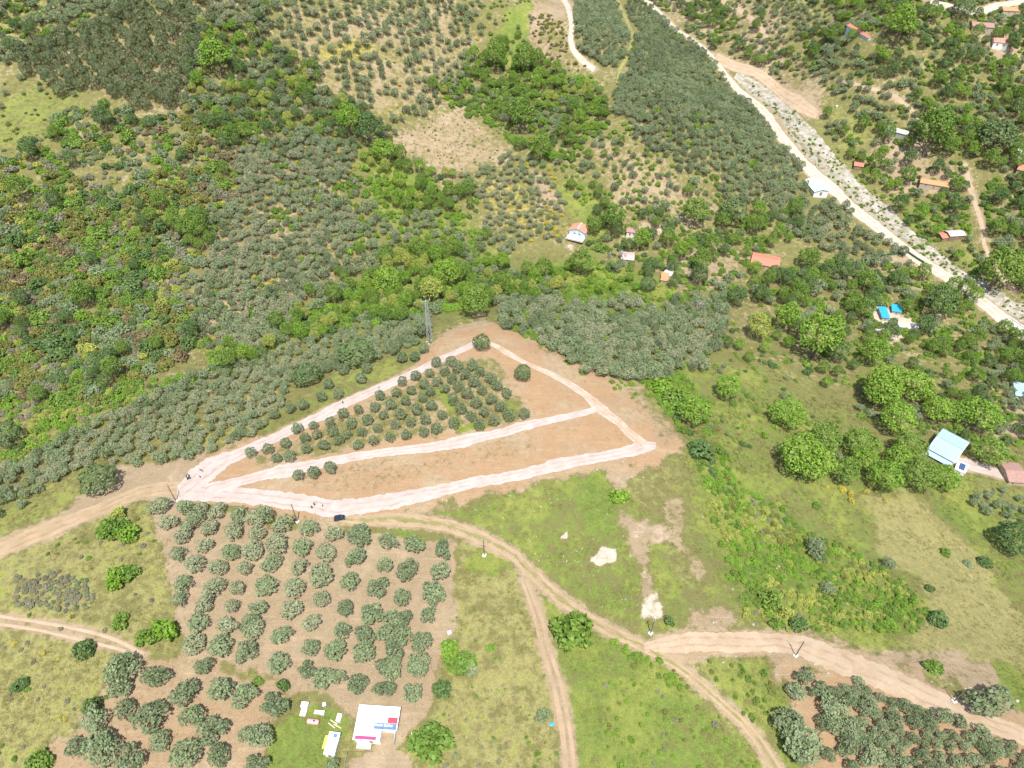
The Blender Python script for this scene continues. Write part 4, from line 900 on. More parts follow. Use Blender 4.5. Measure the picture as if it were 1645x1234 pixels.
# tarpaulin yard
clear_px((1430,512,30),(1460,525,18),(1405,500,12),(1420,535,16),(1445,545,14))
house('animal_pen', 'blue tarpaulin covered pen with white lower roof', (1418,510), (1429,511), (1431,497), 2.2, .5, W_grey, tarp, cat='pen', mono=True, rib=3, wins=[('s',0,.05,.9,1.6,'d')])
house('animal_pen', 'long pen under a blue tarpaulin against the trees', (1434,499), (1448,502), (1450,493), 2.0, .4, W_grey, tarp, cat='pen', mono=True, rib=3, wins=[('s',0,.05,.9,1.6,'d')])
house('animal_pen', 'row of low grey pens at the front of the tarpaulin yard', (1437,522), (1462,529), (1464,524), 1.8, .3, W_grey, R_grey, cat='pen', mono=True, wins=[('s',-2,.05,.9,1.5,'d'),('s',2,.05,.9,1.5,'d')])
house('animal_pen', 'pale grey pen closing the right end of the tarpaulin yard', (1463,531), (1476,534), (1478,524), 2.0, .4, W_wall, R_grey, cat='pen', mono=True, wins=[('s',0,.05,.9,1.6,'d')])
# walled garden with dark green fence by the valley road
def fence(name, label, pts, h, mat, cat='fence', post=2.5, rail=3, solid=None):
    xs, ys = ground([p[0] for p in pts], [p[1] for p in pts]); P = [np.array([a, b]) for a, b in zip(xs, ys)]
    r = link(name, None); z0 = float(hgt(*P[0])); r.location = (P[0][0], P[0][1], z0); tag(r, label, cat)
    o = np.array([P[0][0], P[0][1]])
    for a, b in zip(P[:-1], P[1:]):
        k = max(1, int(round(np.linalg.norm(b - a) / post)))
        Q = [a + (b - a) * i / k for i in range(k + 1)]
        for i, q in enumerate(Q):
            z = float(hgt(*q)) - z0; m = MB(); m.bar((*(q - o), z - .4), (*(q - o), z + h + .05), .12); m.build('post', mat, r)
            if i < k:
                z2 = float(hgt(*Q[i+1])) - z0
                if solid:
                    m = MB(); m.bar((*(q - o), z + h*.5), (*(Q[i+1] - o), z2 + h*.5), .04, h*.95); m.build('panel', solid, r)
                else:
                    for j in range(rail):
                        m = MB(); zz_ = h * (j + .7) / rail; m.bar((*(q - o), z + zz_), (*(Q[i+1] - o), z2 + zz_), .05, .09); m.build('rail', mat, r)
    return r
G_net = mt('green_netting', (.02, .10, .07), scale=3)
fence('garden_fence', 'dark green netting fence round the brown garden by the valley road', [(1404,416),(1425,411),(1458,407),(1484,424)], 1.6, W_wood, solid=G_net)
fence('garden_fence', 'grey panel fence at the corner of the farm vegetable patch', [(553,1240),(558,1212)], 1.2, W_wood, solid=R_grey, post=1.8)
fence('timber_rail', 'dark timber rail above the farm vegetable patch', [(560,1209),(598,1208)], .7, W_wood, rail=2, post=3.0)
fence('stone_wall', 'low terrace wall of pale stone above the cottages', [(1060,352),(1100,350),(1085,351)][:2], .9, W_conc, cat='wall', solid=W_conc, post=4)
# footbridge where the road crosses the stream bed
xs, ys = ground([1612, 1650], [512, 540]); zb = float(hgt(xs[0], ys[0]))
rb = root('bridge', (float(xs.mean()), float(ys.mean()), zb), math.atan2(ys[1]-ys[0], xs[1]-xs[0]), 'pale concrete bridge carrying the valley road', 'bridge')
m = MB(); m.box(-7, 7, -3.2, 3.2, -.2, .25); m.build('deck', W_conc, rb)
for s in (-1, 1): m = MB(); m.box(-7, 7, s*3.0 - .12, s*3.0 + .12, .25, 1.0); m.build('parapet', W_conc, rb)
for s in (-1, 1): m = MB(); m.box(s*6 - .5, s*6 + .5, -3, 3, -4, -.2); m.build('pier', W_conc, rb)

# farmhouse under white sheets (printed banners laid on its roof)
FA, FB, FC = (569.5,1186), (611,1188.6), (0, 0)
loc, ang, L, Wd, drop = frame((569.5,1186.5), (633,1192), (644.5,1139.5), 3.0)
r = root('farmhouse', loc, ang, 'farmhouse with white flat roof and coloured banner sheets', 'house')
nx_ = L * .64 - L/2; ny_ = -Wd/2 + Wd * .36       # the open yard corner lies at x > nx_, y < ny_
m = MB(); d0 = -drop - .4
m.add([(-L/2,-Wd/2,d0),(nx_,-Wd/2,d0),(nx_,ny_,d0),(L/2,ny_,d0),(L/2,Wd/2,d0),(-L/2,Wd/2,d0),(-L/2,-Wd/2,2.8),(nx_,-Wd/2,2.8),(nx_,ny_,2.8),(L/2,ny_,2.8),(L/2,Wd/2,3.3),(-L/2,Wd/2,3.3)],
      [(0,1,7,6),(1,2,8,7),(2,3,9,8),(3,4,10,9),(4,5,11,10),(5,0,6,11),(6,7,8,11),(8,9,10,11)]); m.build('wall', W_wall, r)
rz = lambda y: 2.93 + .5 * (y + Wd/2) / Wd
def sheet(x0, x1, y0, y1, dz, t_, mat, name, par):
    m = MB(); m.prism([(y0, rz(y0) + dz), (y1, rz(y1) + dz), (y1, rz(y1) + dz + t_), (y0, rz(y0) + dz + t_)], x0, x1); return m.build(name, mat, par)
k = 8; o_ = .45
for i in range(k):     # roof sheets, one by one
    x0 = -L/2 - o_ + (L + 2*o_) * i / k; x1 = -L/2 - o_ + (L + 2*o_) * (i + 1) / k - .03
    y0 = -Wd/2 - o_ if x0 < nx_ - .6 else ny_ - o_
    s_ = sheet(x0, x1, y0 + .07 * (i % 2), Wd/2 + o_, .012 * (i % 3), .08, R_white, 'roof_sheet', r)
b = sheet(-L/2 + .1, nx_ * .35, -Wd/2 - .2, -Wd/2 + .75, .13, .02, B_wine, 'banner', r)
b['label'] = 'wine red banner strip along the front eave'
b = sheet(-L*.06, L/2 + .2, ny_ - .35, ny_ + 1.35, .13, .02, B_blue, 'banner', r); b['label'] = 'dark blue banner strip with faded white lettering'
for i, wlt in enumerate((.5, .35, .5, .2, .45, .4, .3, .5)): sheet(-L*.03 + i*.62, -L*.03 + i*.62 + wlt, ny_ + .45, ny_ + 1.05 - .12 * (i % 2), .152, .006, W_print, 'letter', b)
b = sheet(L/2 - 2.6, L/2 + .2, ny_ + 1.4, ny_ + 3.0, .13, .02, B_red, 'banner', r); b['label'] = 'bright red banner square'
for x0, y0, w_, d_ in ((L/2 - 2.0, ny_ + 3.6, 1.7, .8), (L/2 - 3.6, Wd/2 - 1.6, 1.4, .5)):
    m = MB(); pr = [(x0 + w_/2 + w_/2 * math.cos(a), y0 + d_/2 + d_/2 * math.sin(a) * (1 + .3 * math.sin(3*a))) for a in np.linspace(0, 6.28, 13)[:-1]]
    m.add([(x, y, rz(y) + .125) for x, y in pr] + [(x, y, rz(y) + .14) for x, y in pr], [tuple(range(12))[::-1], tuple(range(12, 24))] + [(i, (i+1) % 12, 12+(i+1) % 12, 12+i) for i in range(12)]); m.build('logo', mt('faded_red_print', (.62, .28, .26), scale=2), r)
window(r, 's', -L*.33, 1.0, 1.3, 1.0, L, Wd); window(r, 's', -L*.1, .05, 1.0, 2.0, L, Wd, door=True); window(r, 'w', 0, 1.0, 1.2, 1.0, L, Wd); window(r, 'e', Wd*.2, 1.0, 1.2, 1.0, L, Wd)
m = MB(); m.box(-L*.46, -L*.1, -Wd/2 - 1.6, -Wd/2 - .02, -.8, .3); m.build('porch', W_conc, r)
for i in range(5): m = MB(); m.bar((L/2 - .1, -Wd/2 + i * Wd*.09, -.4), (L/2 - .1, -Wd/2 + i * Wd*.09, 2.6), .1); m.build('fence_post', M_steel, r)
m = MB(); m.box(L/2 - .12, L/2 - .06, -Wd/2, ny_, .2, 2.5); m.build('side_screen', W_plast, r)
clear_px((600,1200,30),(650,1175,16),(560,1160,16))
# cabin with solar panel and yellow sheet on the farm lawn
loc, ang, L, Wd, drop = frame((521,1211), (536,1213), (549.5,1178), 2.5)
r = root('cabin', loc, ang, 'white cabin with a blue panel and yellow sheet on the farm lawn', 'cabin')
m = MB(); m.box(-L/2, L/2, -Wd/2, Wd/2, -drop - .4, 2.4); m.build('wall', W_wall, r)
for i in range(5):
    y0 = -Wd/2 - .2 + (Wd + .4) * i / 5; m = MB(); m.box(-L/2 - .25, L/2 + .25, y0, y0 + (Wd + .4) / 5 - .03, 2.43, 2.5 + .012 * (i % 2)); m.build('roof_sheet', R_white if i != 1 else mt('rusty_sheet', (.62, .52, .48), scale=.8), r)
m = MB(); m.box(-L*.05, L*.35, Wd*.26, Wd*.44, 2.58, 2.64); m.build('solar_panel', mt('blue_panel', (.10, .22, .42), scale=1, rough=.3), r)
m = MB(); m.prism([(-Wd*.18, .25), (Wd*.45, .25), (Wd*.45, .3), (-Wd*.18, .3)], -L/2 - 1.7, -L/2 - .1); m.add([(-L/2 - .1, -Wd*.18, .3), (-L/2 - .05, -Wd*.18, 2.3), (-L/2 - .05, Wd*.45, 2.3), (-L/2 - .1, Wd*.45, .3)], [(0,1,2,3)]); m.build('yellow_sheet', B_yel, r)
window(r, 'e', 0, 1.0, .9, .8, L, Wd); window(r, 's', 0, .05, .8, 1.9, L, Wd, door=True)
clear_px((505,1170,36),(530,1190,26),(480,1190,26))
def at(px, py, up=0):
    x, y = ground(px, py, up); return float(x[0]), float(y[0]), float(hgt(x, y)[0])
# water tanks and boxes on the lawn
def tank(px, py, mat, label, Ln, R_, ang):
    x, y, z = at(px, py, R_); r = root('water_tank', (x, y, z), ang, label, 'tank'); m = MB()
    pr = [(R_ * math.cos(a), .25 + R_ + R_ * math.sin(a)) for a in np.linspace(0, 2*math.pi, 15)[:-1]]
    m.prism(pr, -Ln/2, Ln/2); m.prism([(p * .8, .25 + R_ + (q - .25 - R_) * .8) for p, q in pr], -Ln/2 - .18, -Ln/2); m.prism([(p * .8, .25 + R_ + (q - .25 - R_) * .8) for p, q in pr], Ln/2, Ln/2 + .18); m.build('shell', mat, r)
    m = MB(); m.tube([(Ln*.12, 0, .2 + 2*R_), (Ln*.12, 0, .34 + 2*R_)], [.3, .28], 10); m.build('hatch', M_dark, r)
    for s in (-1, 1): m = MB(); m.box(s*Ln*.3 - .12, s*Ln*.3 + .12, -R_*.7, R_*.7, -.2, .45); m.build('cradle', W_wood, r)
tank(503.5, 1160, B_pink, 'pink water tank with a black hatch on the farm lawn', 3.0, .75, -.12)
def crate(px, py, sx, sy, sz, mat, lid, ang, label):
    x, y, z = at(px, py); r = root('storage_box', (x, y, z), ang, label, 'box')
    m = MB(); m.box(-sx/2, sx/2, -sy/2, sy/2, -.15, sz); m.build('body', mat, r)
    m = MB(); m.box(-sx/2 - .06, sx/2 + .06, -sy/2 - .06, sy/2 + .06, sz, sz + .1); m.build('lid', lid, r)
    m = MB(); m.bar((-.2, -sy/2 - .08, sz*.6), (.2, -sy/2 - .08, sz*.6), .05); m.build('handle', M_dark, r)
crate(490.5, 1135, 1.9, 1.5, 1.3, W_plast, W_plast, -.1, 'white box at the upper corner of the farm lawn')
crate(488, 1146, 1.7, 2.0, .6, W_tan, mt('pinkish_board', (.6, .46, .38)), -.1, 'low pinkish box just below the white one on the lawn')
crate(512, 1146, 2.2, 1.0, .8, W_tan, mt('cream_sheet', (.62, .52, .36)), -.1, 'cream covered box behind the pink water tank')
crate(519, 1147, .9, 1.1, 1.0, W_plast, mt('bluish_lid', (.5, .62, .7)), -.1, 'small bluish box joined to the cream covered one')
crate(522, 1134, .9, .9, 1.1, M_steel, W_plast, .3, 'grey bin among weeds above the pink water tank')
crate(545.5, 1155, 1.2, 2.0, 1.1, W_plast, W_plast, -.15, 'upright white box between the lawn and the farmhouse')
crate(663, 1183, .8, 1.3, 1.0, W_plast, W_plast, -.2, 'white box beyond the right side of the farmhouse')
crate(722, 1018, 1.1, 1.1, .7, W_conc, W_conc, .3, 'grey concrete well box at the edge of yellow meadow')
crate(1344, 172, 1.5, 1.0, 1.0, W_plast, W_plast, .3, 'white box on the far bank below the garden lane')
crate(1347, 50, 2.4, 1.6, 1.2, W_plast, W_plast, .3, 'white box left of the far pale blue walled house')
crate(1279, 265, 1.2, 1.0, .9, W_conc, W_conc, .3, 'grey box on the left verge of the valley road')
# planks lying on the lawn
for i, (px, py, a) in enumerate(((536, 1160, -.5), (542, 1167, -.45), (533, 1166, -.6))):
    x, y, z = at(px, py); m = MB(); m.box(-1.3, 1.3, -.13, .13, .0, .07); o = m.build('plank', mt('new_timber', (.62, .50, .32))); o.location = (x, y, z + .02 + .08 * i); o.rotation_euler = (0, 0, a); tag(o, 'pale timber plank lying on the farm lawn', 'plank', 'planks on the lawn')
# a blue sheet by the wheel ruts
x, y, z = at(886, 1164); m = MB(); m.add([(-.7,-.4,.02),(.6,-.5,.05),(.8,.4,.03),(.1,.6,.2),(-.6,.4,.04),(0,0,.3)], [(0,1,5),(1,2,5),(2,3,5),(3,4,5),(4,0,5)]); o = m.build('plastic_sheet', tarp); o.location = (x, y, z + .03); tag(o, 'crumpled blue plastic sheet beside the wheel ruts', 'sheet')

# ------------------------------------------------------------------ utility poles and the lattice pylon
conc_w = mt('pole_concrete', (.55, .53, .50), scale=2); pole_m = mt('pole_wood', (.16, .13, .11), scale=3)
def pole(px, py, h, label, arm=0.0):
    x, y, z = at(px, py); r = root('utility_pole', (x, y, z), random.uniform(0, 3), label, 'pole', None)
    m = MB(); m.box(-.62, .62, -.62, .62, -.5, .5); m.build('footing', conc_w, r)
    m = MB(); m.tube([(0, 0, .5), (0, 0, h * .5), (0, 0, h)], [.2, .17, .13], 8); m.build('post', pole_m, r)
    m = MB(); m.bar((-.9, 0, h - .45), (.9, 0, h - .45), .12); m.build('crossarm', M_steel, r)
    for s in (-.8, 0, .8): m = MB(); m.tube([(s, 0, h - .4), (s, 0, h - .25), (s, 0, h - .1)], [.05, .09, .04], 7); m.build('insulator', W_plast, r)
    occ_disc(x, y, 2.2)
pole(283, 806, 10.5, 'utility pole at the western junction of the gravel roads')
pole(478, 839, 10.5, 'utility pole above the tilled grove left of the parked car')
pole(778, 893, 9.5, 'utility pole in green grass inside the bend of dirt track')
pole(1045, 1018, 9.5, 'utility pole at the fork of the dirt tracks')
pole(1277.5, 1054, 9.5, 'utility pole on the broad earth track above the grove')
pole(1532, 1127, 9.5, 'utility pole beside the large lone dark olive')
x, y, z = at(691, 550)
hp = 63 * float(depth_at(np.array([x]), np.array([y]))[0]) / F / math.cos(math.radians(41)); r = root('lattice_pylon', (x, y, z), .5, 'slim grey steel lattice pylon above the upper gravel road', 'pylon')
wb, wt = 1.05, .4; wz = lambda q: wb + (wt - wb) * q / hp
for sx in (-1, 1):
    for sy in (-1, 1): m = MB(); m.bar((sx*wb, sy*wb, -.4), (sx*wt, sy*wt, hp), .15); m.build('leg', M_steel, r)
nb = 9
for i in range(nb):
    z0, z1 = hp * i / nb, hp * (i + 1) / nb; a, b = wz(z0), wz(z1); m = MB()
    for s in (-1, 1):
        m.bar((-a, s*a, z0), (b, s*b, z1), .07); m.bar((a, s*a, z0), (-b, s*b, z1), .07); m.bar((s*a, -a, z0), (s*b, b, z1), .07); m.bar((s*a, a, z0), (s*b, -b, z1), .07)
    m.build('lattice_brace', M_steel, r)
for q in (.99,): m = MB(); m.bar((-2.0, 0, hp*q), (2.0, 0, hp*q), .2); m.build('crossarm', M_steel, r)
for s in (-1.8, 0, 1.8): m = MB(); m.tube([(s, 0, hp), (s, 0, hp + .35), (s, 0, hp + .6)], [.07, .12, .05], 7); m.build('insulator', W_plast, r)
for s in ((-1,-1),(1,-1),(1,1),(-1,1)): m = MB(); m.box(s[0]*wb - .3, s[0]*wb + .3, s[1]*wb - .3, s[1]*wb + .3, -.4, .25); m.build('footing', conc_w, r)
occ_disc(x, y, 2.5)

# ------------------------------------------------------------------ vehicles
paint = plain('navy_paint', (.012, .018, .035), (.016, .022, .04), 1, .25, spec=.6); rubber = plain('tyre_rubber', (.02, .02, .02), (.03, .03, .03), 3, .8); rim_m = plain('wheel_rim', (.45, .45, .46), rough=.35, metal=.6)
def wheel(par, x, y, R_, w_):
    m = MB(); ang_ = np.linspace(0, 2*math.pi, 15)[:-1]; pr = [(R_*math.cos(a), R_*math.sin(a)) for a in ang_]
    m.add([(x + p, y - w_/2, R_ + q) for p, q in pr] + [(x + p, y + w_/2, R_ + q) for p, q in pr], [tuple(range(14)), tuple(range(14, 28))[::-1]] + [(i, (i+1) % 14, 14+(i+1) % 14, 14+i) for i in range(14)])
    wv = m.build('wheel', rubber, par); m = MB()
    for s in (-1, 1): m.add([(x + p*.6, y + s*(w_/2 + .012), R_ + q*.6) for p, q in pr], [tuple(range(14))])
    m.build('rim', rim_m, wv)
x, y, z = at(546, 834); car = root('parked_car', (x, y, z + .12), math.radians(14), 'dark navy hatchback parked on the verge above the tilled grove', 'car')
prof = [(-1.95,.35),(-1.98,.75),(-1.85,1.0),(-1.55,1.45),(-.2,1.5),(.55,1.42),(1.1,.98),(1.85,.82),(1.98,.6),(1.95,.35)]
m = MB(); k = len(prof); vs_ = []
for yy, sc in ((-.84, .96), (-.78, 1.0), (.78, 1.0), (.84, .96)):
    for px_, pz_ in prof:
        t2 = .13 if pz_ > 1.2 and abs(yy) > .8 else 0; vs_.append((px_ * (1 if abs(yy) < .8 else .985), yy * (1 - t2), .35 + (pz_ - .35) * (1 if abs(yy) < .8 else .985)))
m.add(vs_, [tuple(range(k)), tuple(range(3*k, 4*k))[::-1]] + [(a*k+i, a*k+(i+1) % k, (a+1)*k+(i+1) % k, (a+1)*k+i) for a in range(3) for i in range(k)]); body = m.build('body', paint, car)
m = MB(); m.add([(.62,-.68,1.40),(1.08,-.76,1.01),(1.08,.76,1.01),(.62,.68,1.40)], [(0,1,2,3)]); 
for v in range(4): m.v[v] = (m.v[v][0] + .02, m.v[v][1], m.v[v][2] + .02)
m.build('windscreen', G_pane, car)
m = MB(); m.add([(-1.60,-.66,1.43),(-1.84,-.72,1.05),(-1.84,.72,1.05),(-1.60,.66,1.43)], [(0,1,2,3)])
for v in range(4): m.v[v] = (m.v[v][0] - .025, m.v[v][1], m.v[v][2] + .01)
m.build('rear_window', G_pane, car)
for s in (-1, 1):
    for a, b in ((-1.45, -.35), (-.25, .7)): m = MB(); m.add([(a, s*.848, 1.0), (b + .2 if b > 0 else b, s*.848, 1.0), (b, s*.775, 1.36), (a + .08, s*.775, 1.36)], [(0,1,2,3)]); m.build('side_window', G_pane, car)
    m = MB(); m.box(1.86, 1.99, s*.6 - .2, s*.6 + .2, .62, .76); m.build('headlight', W_plast, car)
    m = MB(); m.box(-2.0, -1.9, s*.66 - .1, s*.66 + .1, .75, 1.0); m.build('tail_light', B_red, car)
    for wx in (-1.25, 1.25): wheel(car, wx, s*.76, .31, .2)
    m = MB(); m.box(.75, .9, s*.86 - .05, s*.86 + .12 * s + .05, 1.0, 1.12); m.build('mirror', paint, car)
occ_disc(x, y, 3)
x, y, z = at(303, 768); q = root('quad_bike', (x, y, z + .14), math.radians(-55), 'dark quad bike parked at the western road junction', 'quad bike')
m = MB(); m.box(-.9, .9, -.28, .28, .45, .75); m.box(-1.0, -.45, -.55, .55, .72, .8); m.box(.45, 1.0, -.55, .55, .72, .8); m.build('body', M_dark, q)
m = MB(); m.box(-.55, .25, -.2, .2, .76, .92); m.build('seat', mt('grey_seat', (.45, .42, .40)), q)
m = MB(); m.tube([(.45, 0, .75), (.35, 0, 1.1)], [.04, .04], 6); m.tube([(.32, -.42, 1.12), (.35, 0, 1.08), (.32, .42, 1.12)], [.025, .03, .025], 6); m.build('handlebar', M_dark, q)
m = MB(); m.box(-1.05, -.5, -.45, .45, .85, .9); m.build('rack', M_dark, q)
for wx in (-.68, .68):
    for s in (-1, 1): wheel(q, wx, s*.52, .33, .28)
x, y, z = at(324, 757); q = root('motorcycle', (x, y, z + .14), math.radians(-30), 'small dark motorcycle on the gravel behind the quad bike', 'motorcycle')
m = MB(); m.tube([(-.6, 0, .62), (-.1, 0, .5), (.35, 0, .75)], [.09, .13, .1], 7); m.bar((.35, 0, .75), (.62, 0, .3), .07); m.bar((-.2, 0, .5), (-.62, 0, .3), .07); m.build('frame', M_dark, q)
m = MB(); m.tube([(-.75, 0, .82), (-.3, 0, .78), (-.1, 0, .8)], [.09, .13, .1], 7); m.build('seat', rubber, q)
m = MB(); m.tube([(-.1, 0, .85), (.12, 0, .92), (.32, 0, .88)], [.1, .17, .1], 8); m.build('fuel_tank', B_red, q)
m = MB(); m.tube([(.3, -.36, 1.05), (.38, 0, 1.0), (.3, .36, 1.05)], [.02, .025, .02], 6); m.bar((.38, 0, 1.0), (.42, 0, .7), .05); m.build('handlebar', M_steel, q)
for wx in (-.65, .65): wheel(q, wx, 0, .3, .12)

# ------------------------------------------------------------------ people: one continuous skinned body, clothes and hair as children
def person_meshes(pose):
    sk = mt('skin', (.42, .26, .18)); J = {'pel': (0,0,.95,.14), 'wai': (0,0,1.1,.13), 'che': (0,.01,1.32,.155), 'neck': (0,.0,1.48,.06), 'chin': (0,.03,1.56,.07), 'head': (0,.03,1.65,.098), 'top': (0,.01,1.73,.06)}
    E = [('pel','wai'),('wai','che'),('che','neck'),('neck','chin'),('chin','head'),('head','top')]
    for s, n_ in ((-1, 'l'), (1, 'r')):
        st = .16 * pose * s
        J.update({n_+'sh': (s*.19,0,1.42,.065), n_+'el': (s*.25,-.05 - st*.5,1.14,.045), n_+'wr': (s*.25,.06 - st,.92,.032), n_+'ha': (s*.25,.08 - st,.83,.04),
                  n_+'hip': (s*.09,0,.88,.09), n_+'kn': (s*.1,.05 + st*.9,.48,.062), n_+'an': (s*.11,.0 + st*1.3,.09,.04), n_+'to': (s*.12,.16 + st*1.3,.03,.035)})
        E += [('che', n_+'sh'), (n_+'sh', n_+'el'), (n_+'el', n_+'wr'), (n_+'wr', n_+'ha'), ('pel', n_+'hip'), (n_+'hip', n_+'kn'), (n_+'kn', n_+'an'), (n_+'an', n_+'to')]
        for f_ in range(5):
            a = (f_ - 2) * .018; J[n_+'f%d' % f_] = (s*(.25 + (-.03 if f_ == 0 else .0)), .08 - st + a + (.03 if f_ == 0 else 0), .83 - (.04 if f_ == 0 else .085 - abs(f_ - 2.5) * .012), .009); E.append((n_+'ha', n_+'f%d' % f_))
    def skin(keys, grow, name, mat):
        ks = [k_ for k_ in J if k_ in keys]; me = bpy.data.meshes.new(name)
        me.from_pydata([J[k_][:3] for k_ in ks], [(ks.index(a), ks.index(b)) for a, b in E if a in ks and b in ks], [])
        o = bpy.data.objects.new(name, me); COL.objects.link(o); md = o.modifiers.new('s', 'SKIN')
        for i, k_ in enumerate(ks):
            v = me.skin_vertices[0].data[i]; v.radius = (J[k_][3] + grow,) * 2; v.use_root = k_ in ('pel', 'che') and (k_ == 'pel' or 'pel' not in ks)
        o.modifiers.new('u', 'SUBSURF').levels = 1
        dg = bpy.context.evaluated_depsgraph_get(); out = bpy.data.meshes.new_from_object(o.evaluated_get(dg)); bpy.data.objects.remove(o)
        out.materials.clear(); out.materials.append(mat); out.name = name; return out
    return J, skin, sk
def person(px, py, ang, top, low, pose, label, hairc=(.03, .02, .015)):
    J, skin, sk = person_meshes(pose); x, y, z = at(px, py); r = root('person', (x, y, z + .16), ang, label, 'person')
    link('body', skin(set(J), 0, 'body', sk), r)
    link('shirt', skin({'pel','wai','che','lsh','rsh','lel','rel'}, .022, 'shirt', top), r)
    link('trousers', skin({'pel','lhip','rhip','lkn','rkn','lan','ran'}, .024, 'trousers', low), r)
    m = MB(); iv, fi = ICO2
    m.add([(a*.105, b*.115 + .015, 1.685 + max(c, -.35 if b < .1 else .15)*.105) for a, b, c in iv], [tuple(f_) for f_ in fi]); m.build('hair', plain('hair_%d' % int(px), hairc, scale=5), r)
cl = lambda n_, c: plain(n_, c, scale=4, rough=.9)
person(501.5, 817.5, .4, cl('black_cloth', (.02,.02,.022)), cl('dark_jeans', (.03,.035,.05)), .3, 'person in black clothes standing in a pair on the gravel')
person(505.5, 812.5, 3.6, cl('charcoal_cloth', (.06,.06,.065)), cl('dark_jeans', (.03,.035,.05)), .1, 'person in charcoal top facing the one in black')
person(518.5, 814, 1.5, cl('white_cloth', (.7,.69,.67)), cl('navy_cloth', (.03,.035,.07)), .4, 'person in white top and dark trousers standing alone near the pair')
person(551, 649, 1.0, cl('black_cloth', (.02,.02,.022)), cl('black_cloth', (.02,.02,.022)), .9, 'person in black walking along the upper gravel road')
person(609, 625, 4.2, cl('grey_cloth', (.45,.46,.47)), cl('stone_cloth', (.3,.3,.31)), .9, 'person in light grey walking along the upper gravel road')
person(322, 768, 2.2, cl('dusty_cloth', (.35,.33,.33)), cl('dark_jeans', (.03,.035,.05)), .2, 'person beside the quad bike at the western junction')
# ------------------------------------------------------------------ woods, groves and scrub by area
OLV = [('olive', 5, 2.0, 3.5), ('olive_dark', 2, 1.9, 3.0), ('olive_dry', 1.5, 1.9, 3.1)]
MAQ = [('shrub_green', 4.5, 1.5, 4.6), ('shrub_moss', 3.4, 1.4, 4.0), ('shrub_dark', 3.0, 1.6, 4.6), ('shrub_bright', 1.2, 1.3, 3.2), ('shrub_brown', .9, 1.2, 3.4), ('shrub_olive', 4.6, 1.5, 3.6), ('shrub_heath', 1.6, 1.2, 2.8), ('tree_dark', .9, 2.6, 5.0), ('tree_green', 1.2, 2.6, 5.2), ('shrub_yellowgreen', .7, 1.4, 3.0), ('shrub_broom', .1, .9, 1.4)]
GUL = [('tree_green', 3, 2.6, 4.6), ('tree_bright', 2.6, 2.4, 4.4), ('shrub_bright', 3, 1.6, 3.0), ('shrub_green', 3, 1.6, 3.0), ('tree_yellowgreen', .7, 2.2, 3.4), ('olive', 1.2, 2.0, 2.6), ('shrub_dark', 1.2, 1.5, 2.5)]
VIL = [('tree_green', 3, 2.6, 5.2), ('tree_dark', 2.2, 2.6, 5.0), ('tree_bright', 1.2, 2.4, 4.4), ('olive', 3, 2.0, 3.0), ('shrub_green', 3, 1.2, 2.6), ('shrub_bright', 1.5, 1.2, 2.2), ('shrub_dark', 1.5, 1.2, 2.2)]
WOOD = [('tree_dark', 2, 2.4, 3.8), ('tree_green', 2, 2.4, 4.2), ('olive', 3.5, 2.0, 3.0), ('olive_dark', 2, 2.0, 2.8), ('tree_bright', .7, 2.2, 3.6), ('shrub_moss', 1.4, 1.6, 2.6), ('shrub_green', 1.8, 1.6, 2.6), ('tree_yellowgreen', .5, 2.0, 3.0)]
SP = lambda *a: list(a)
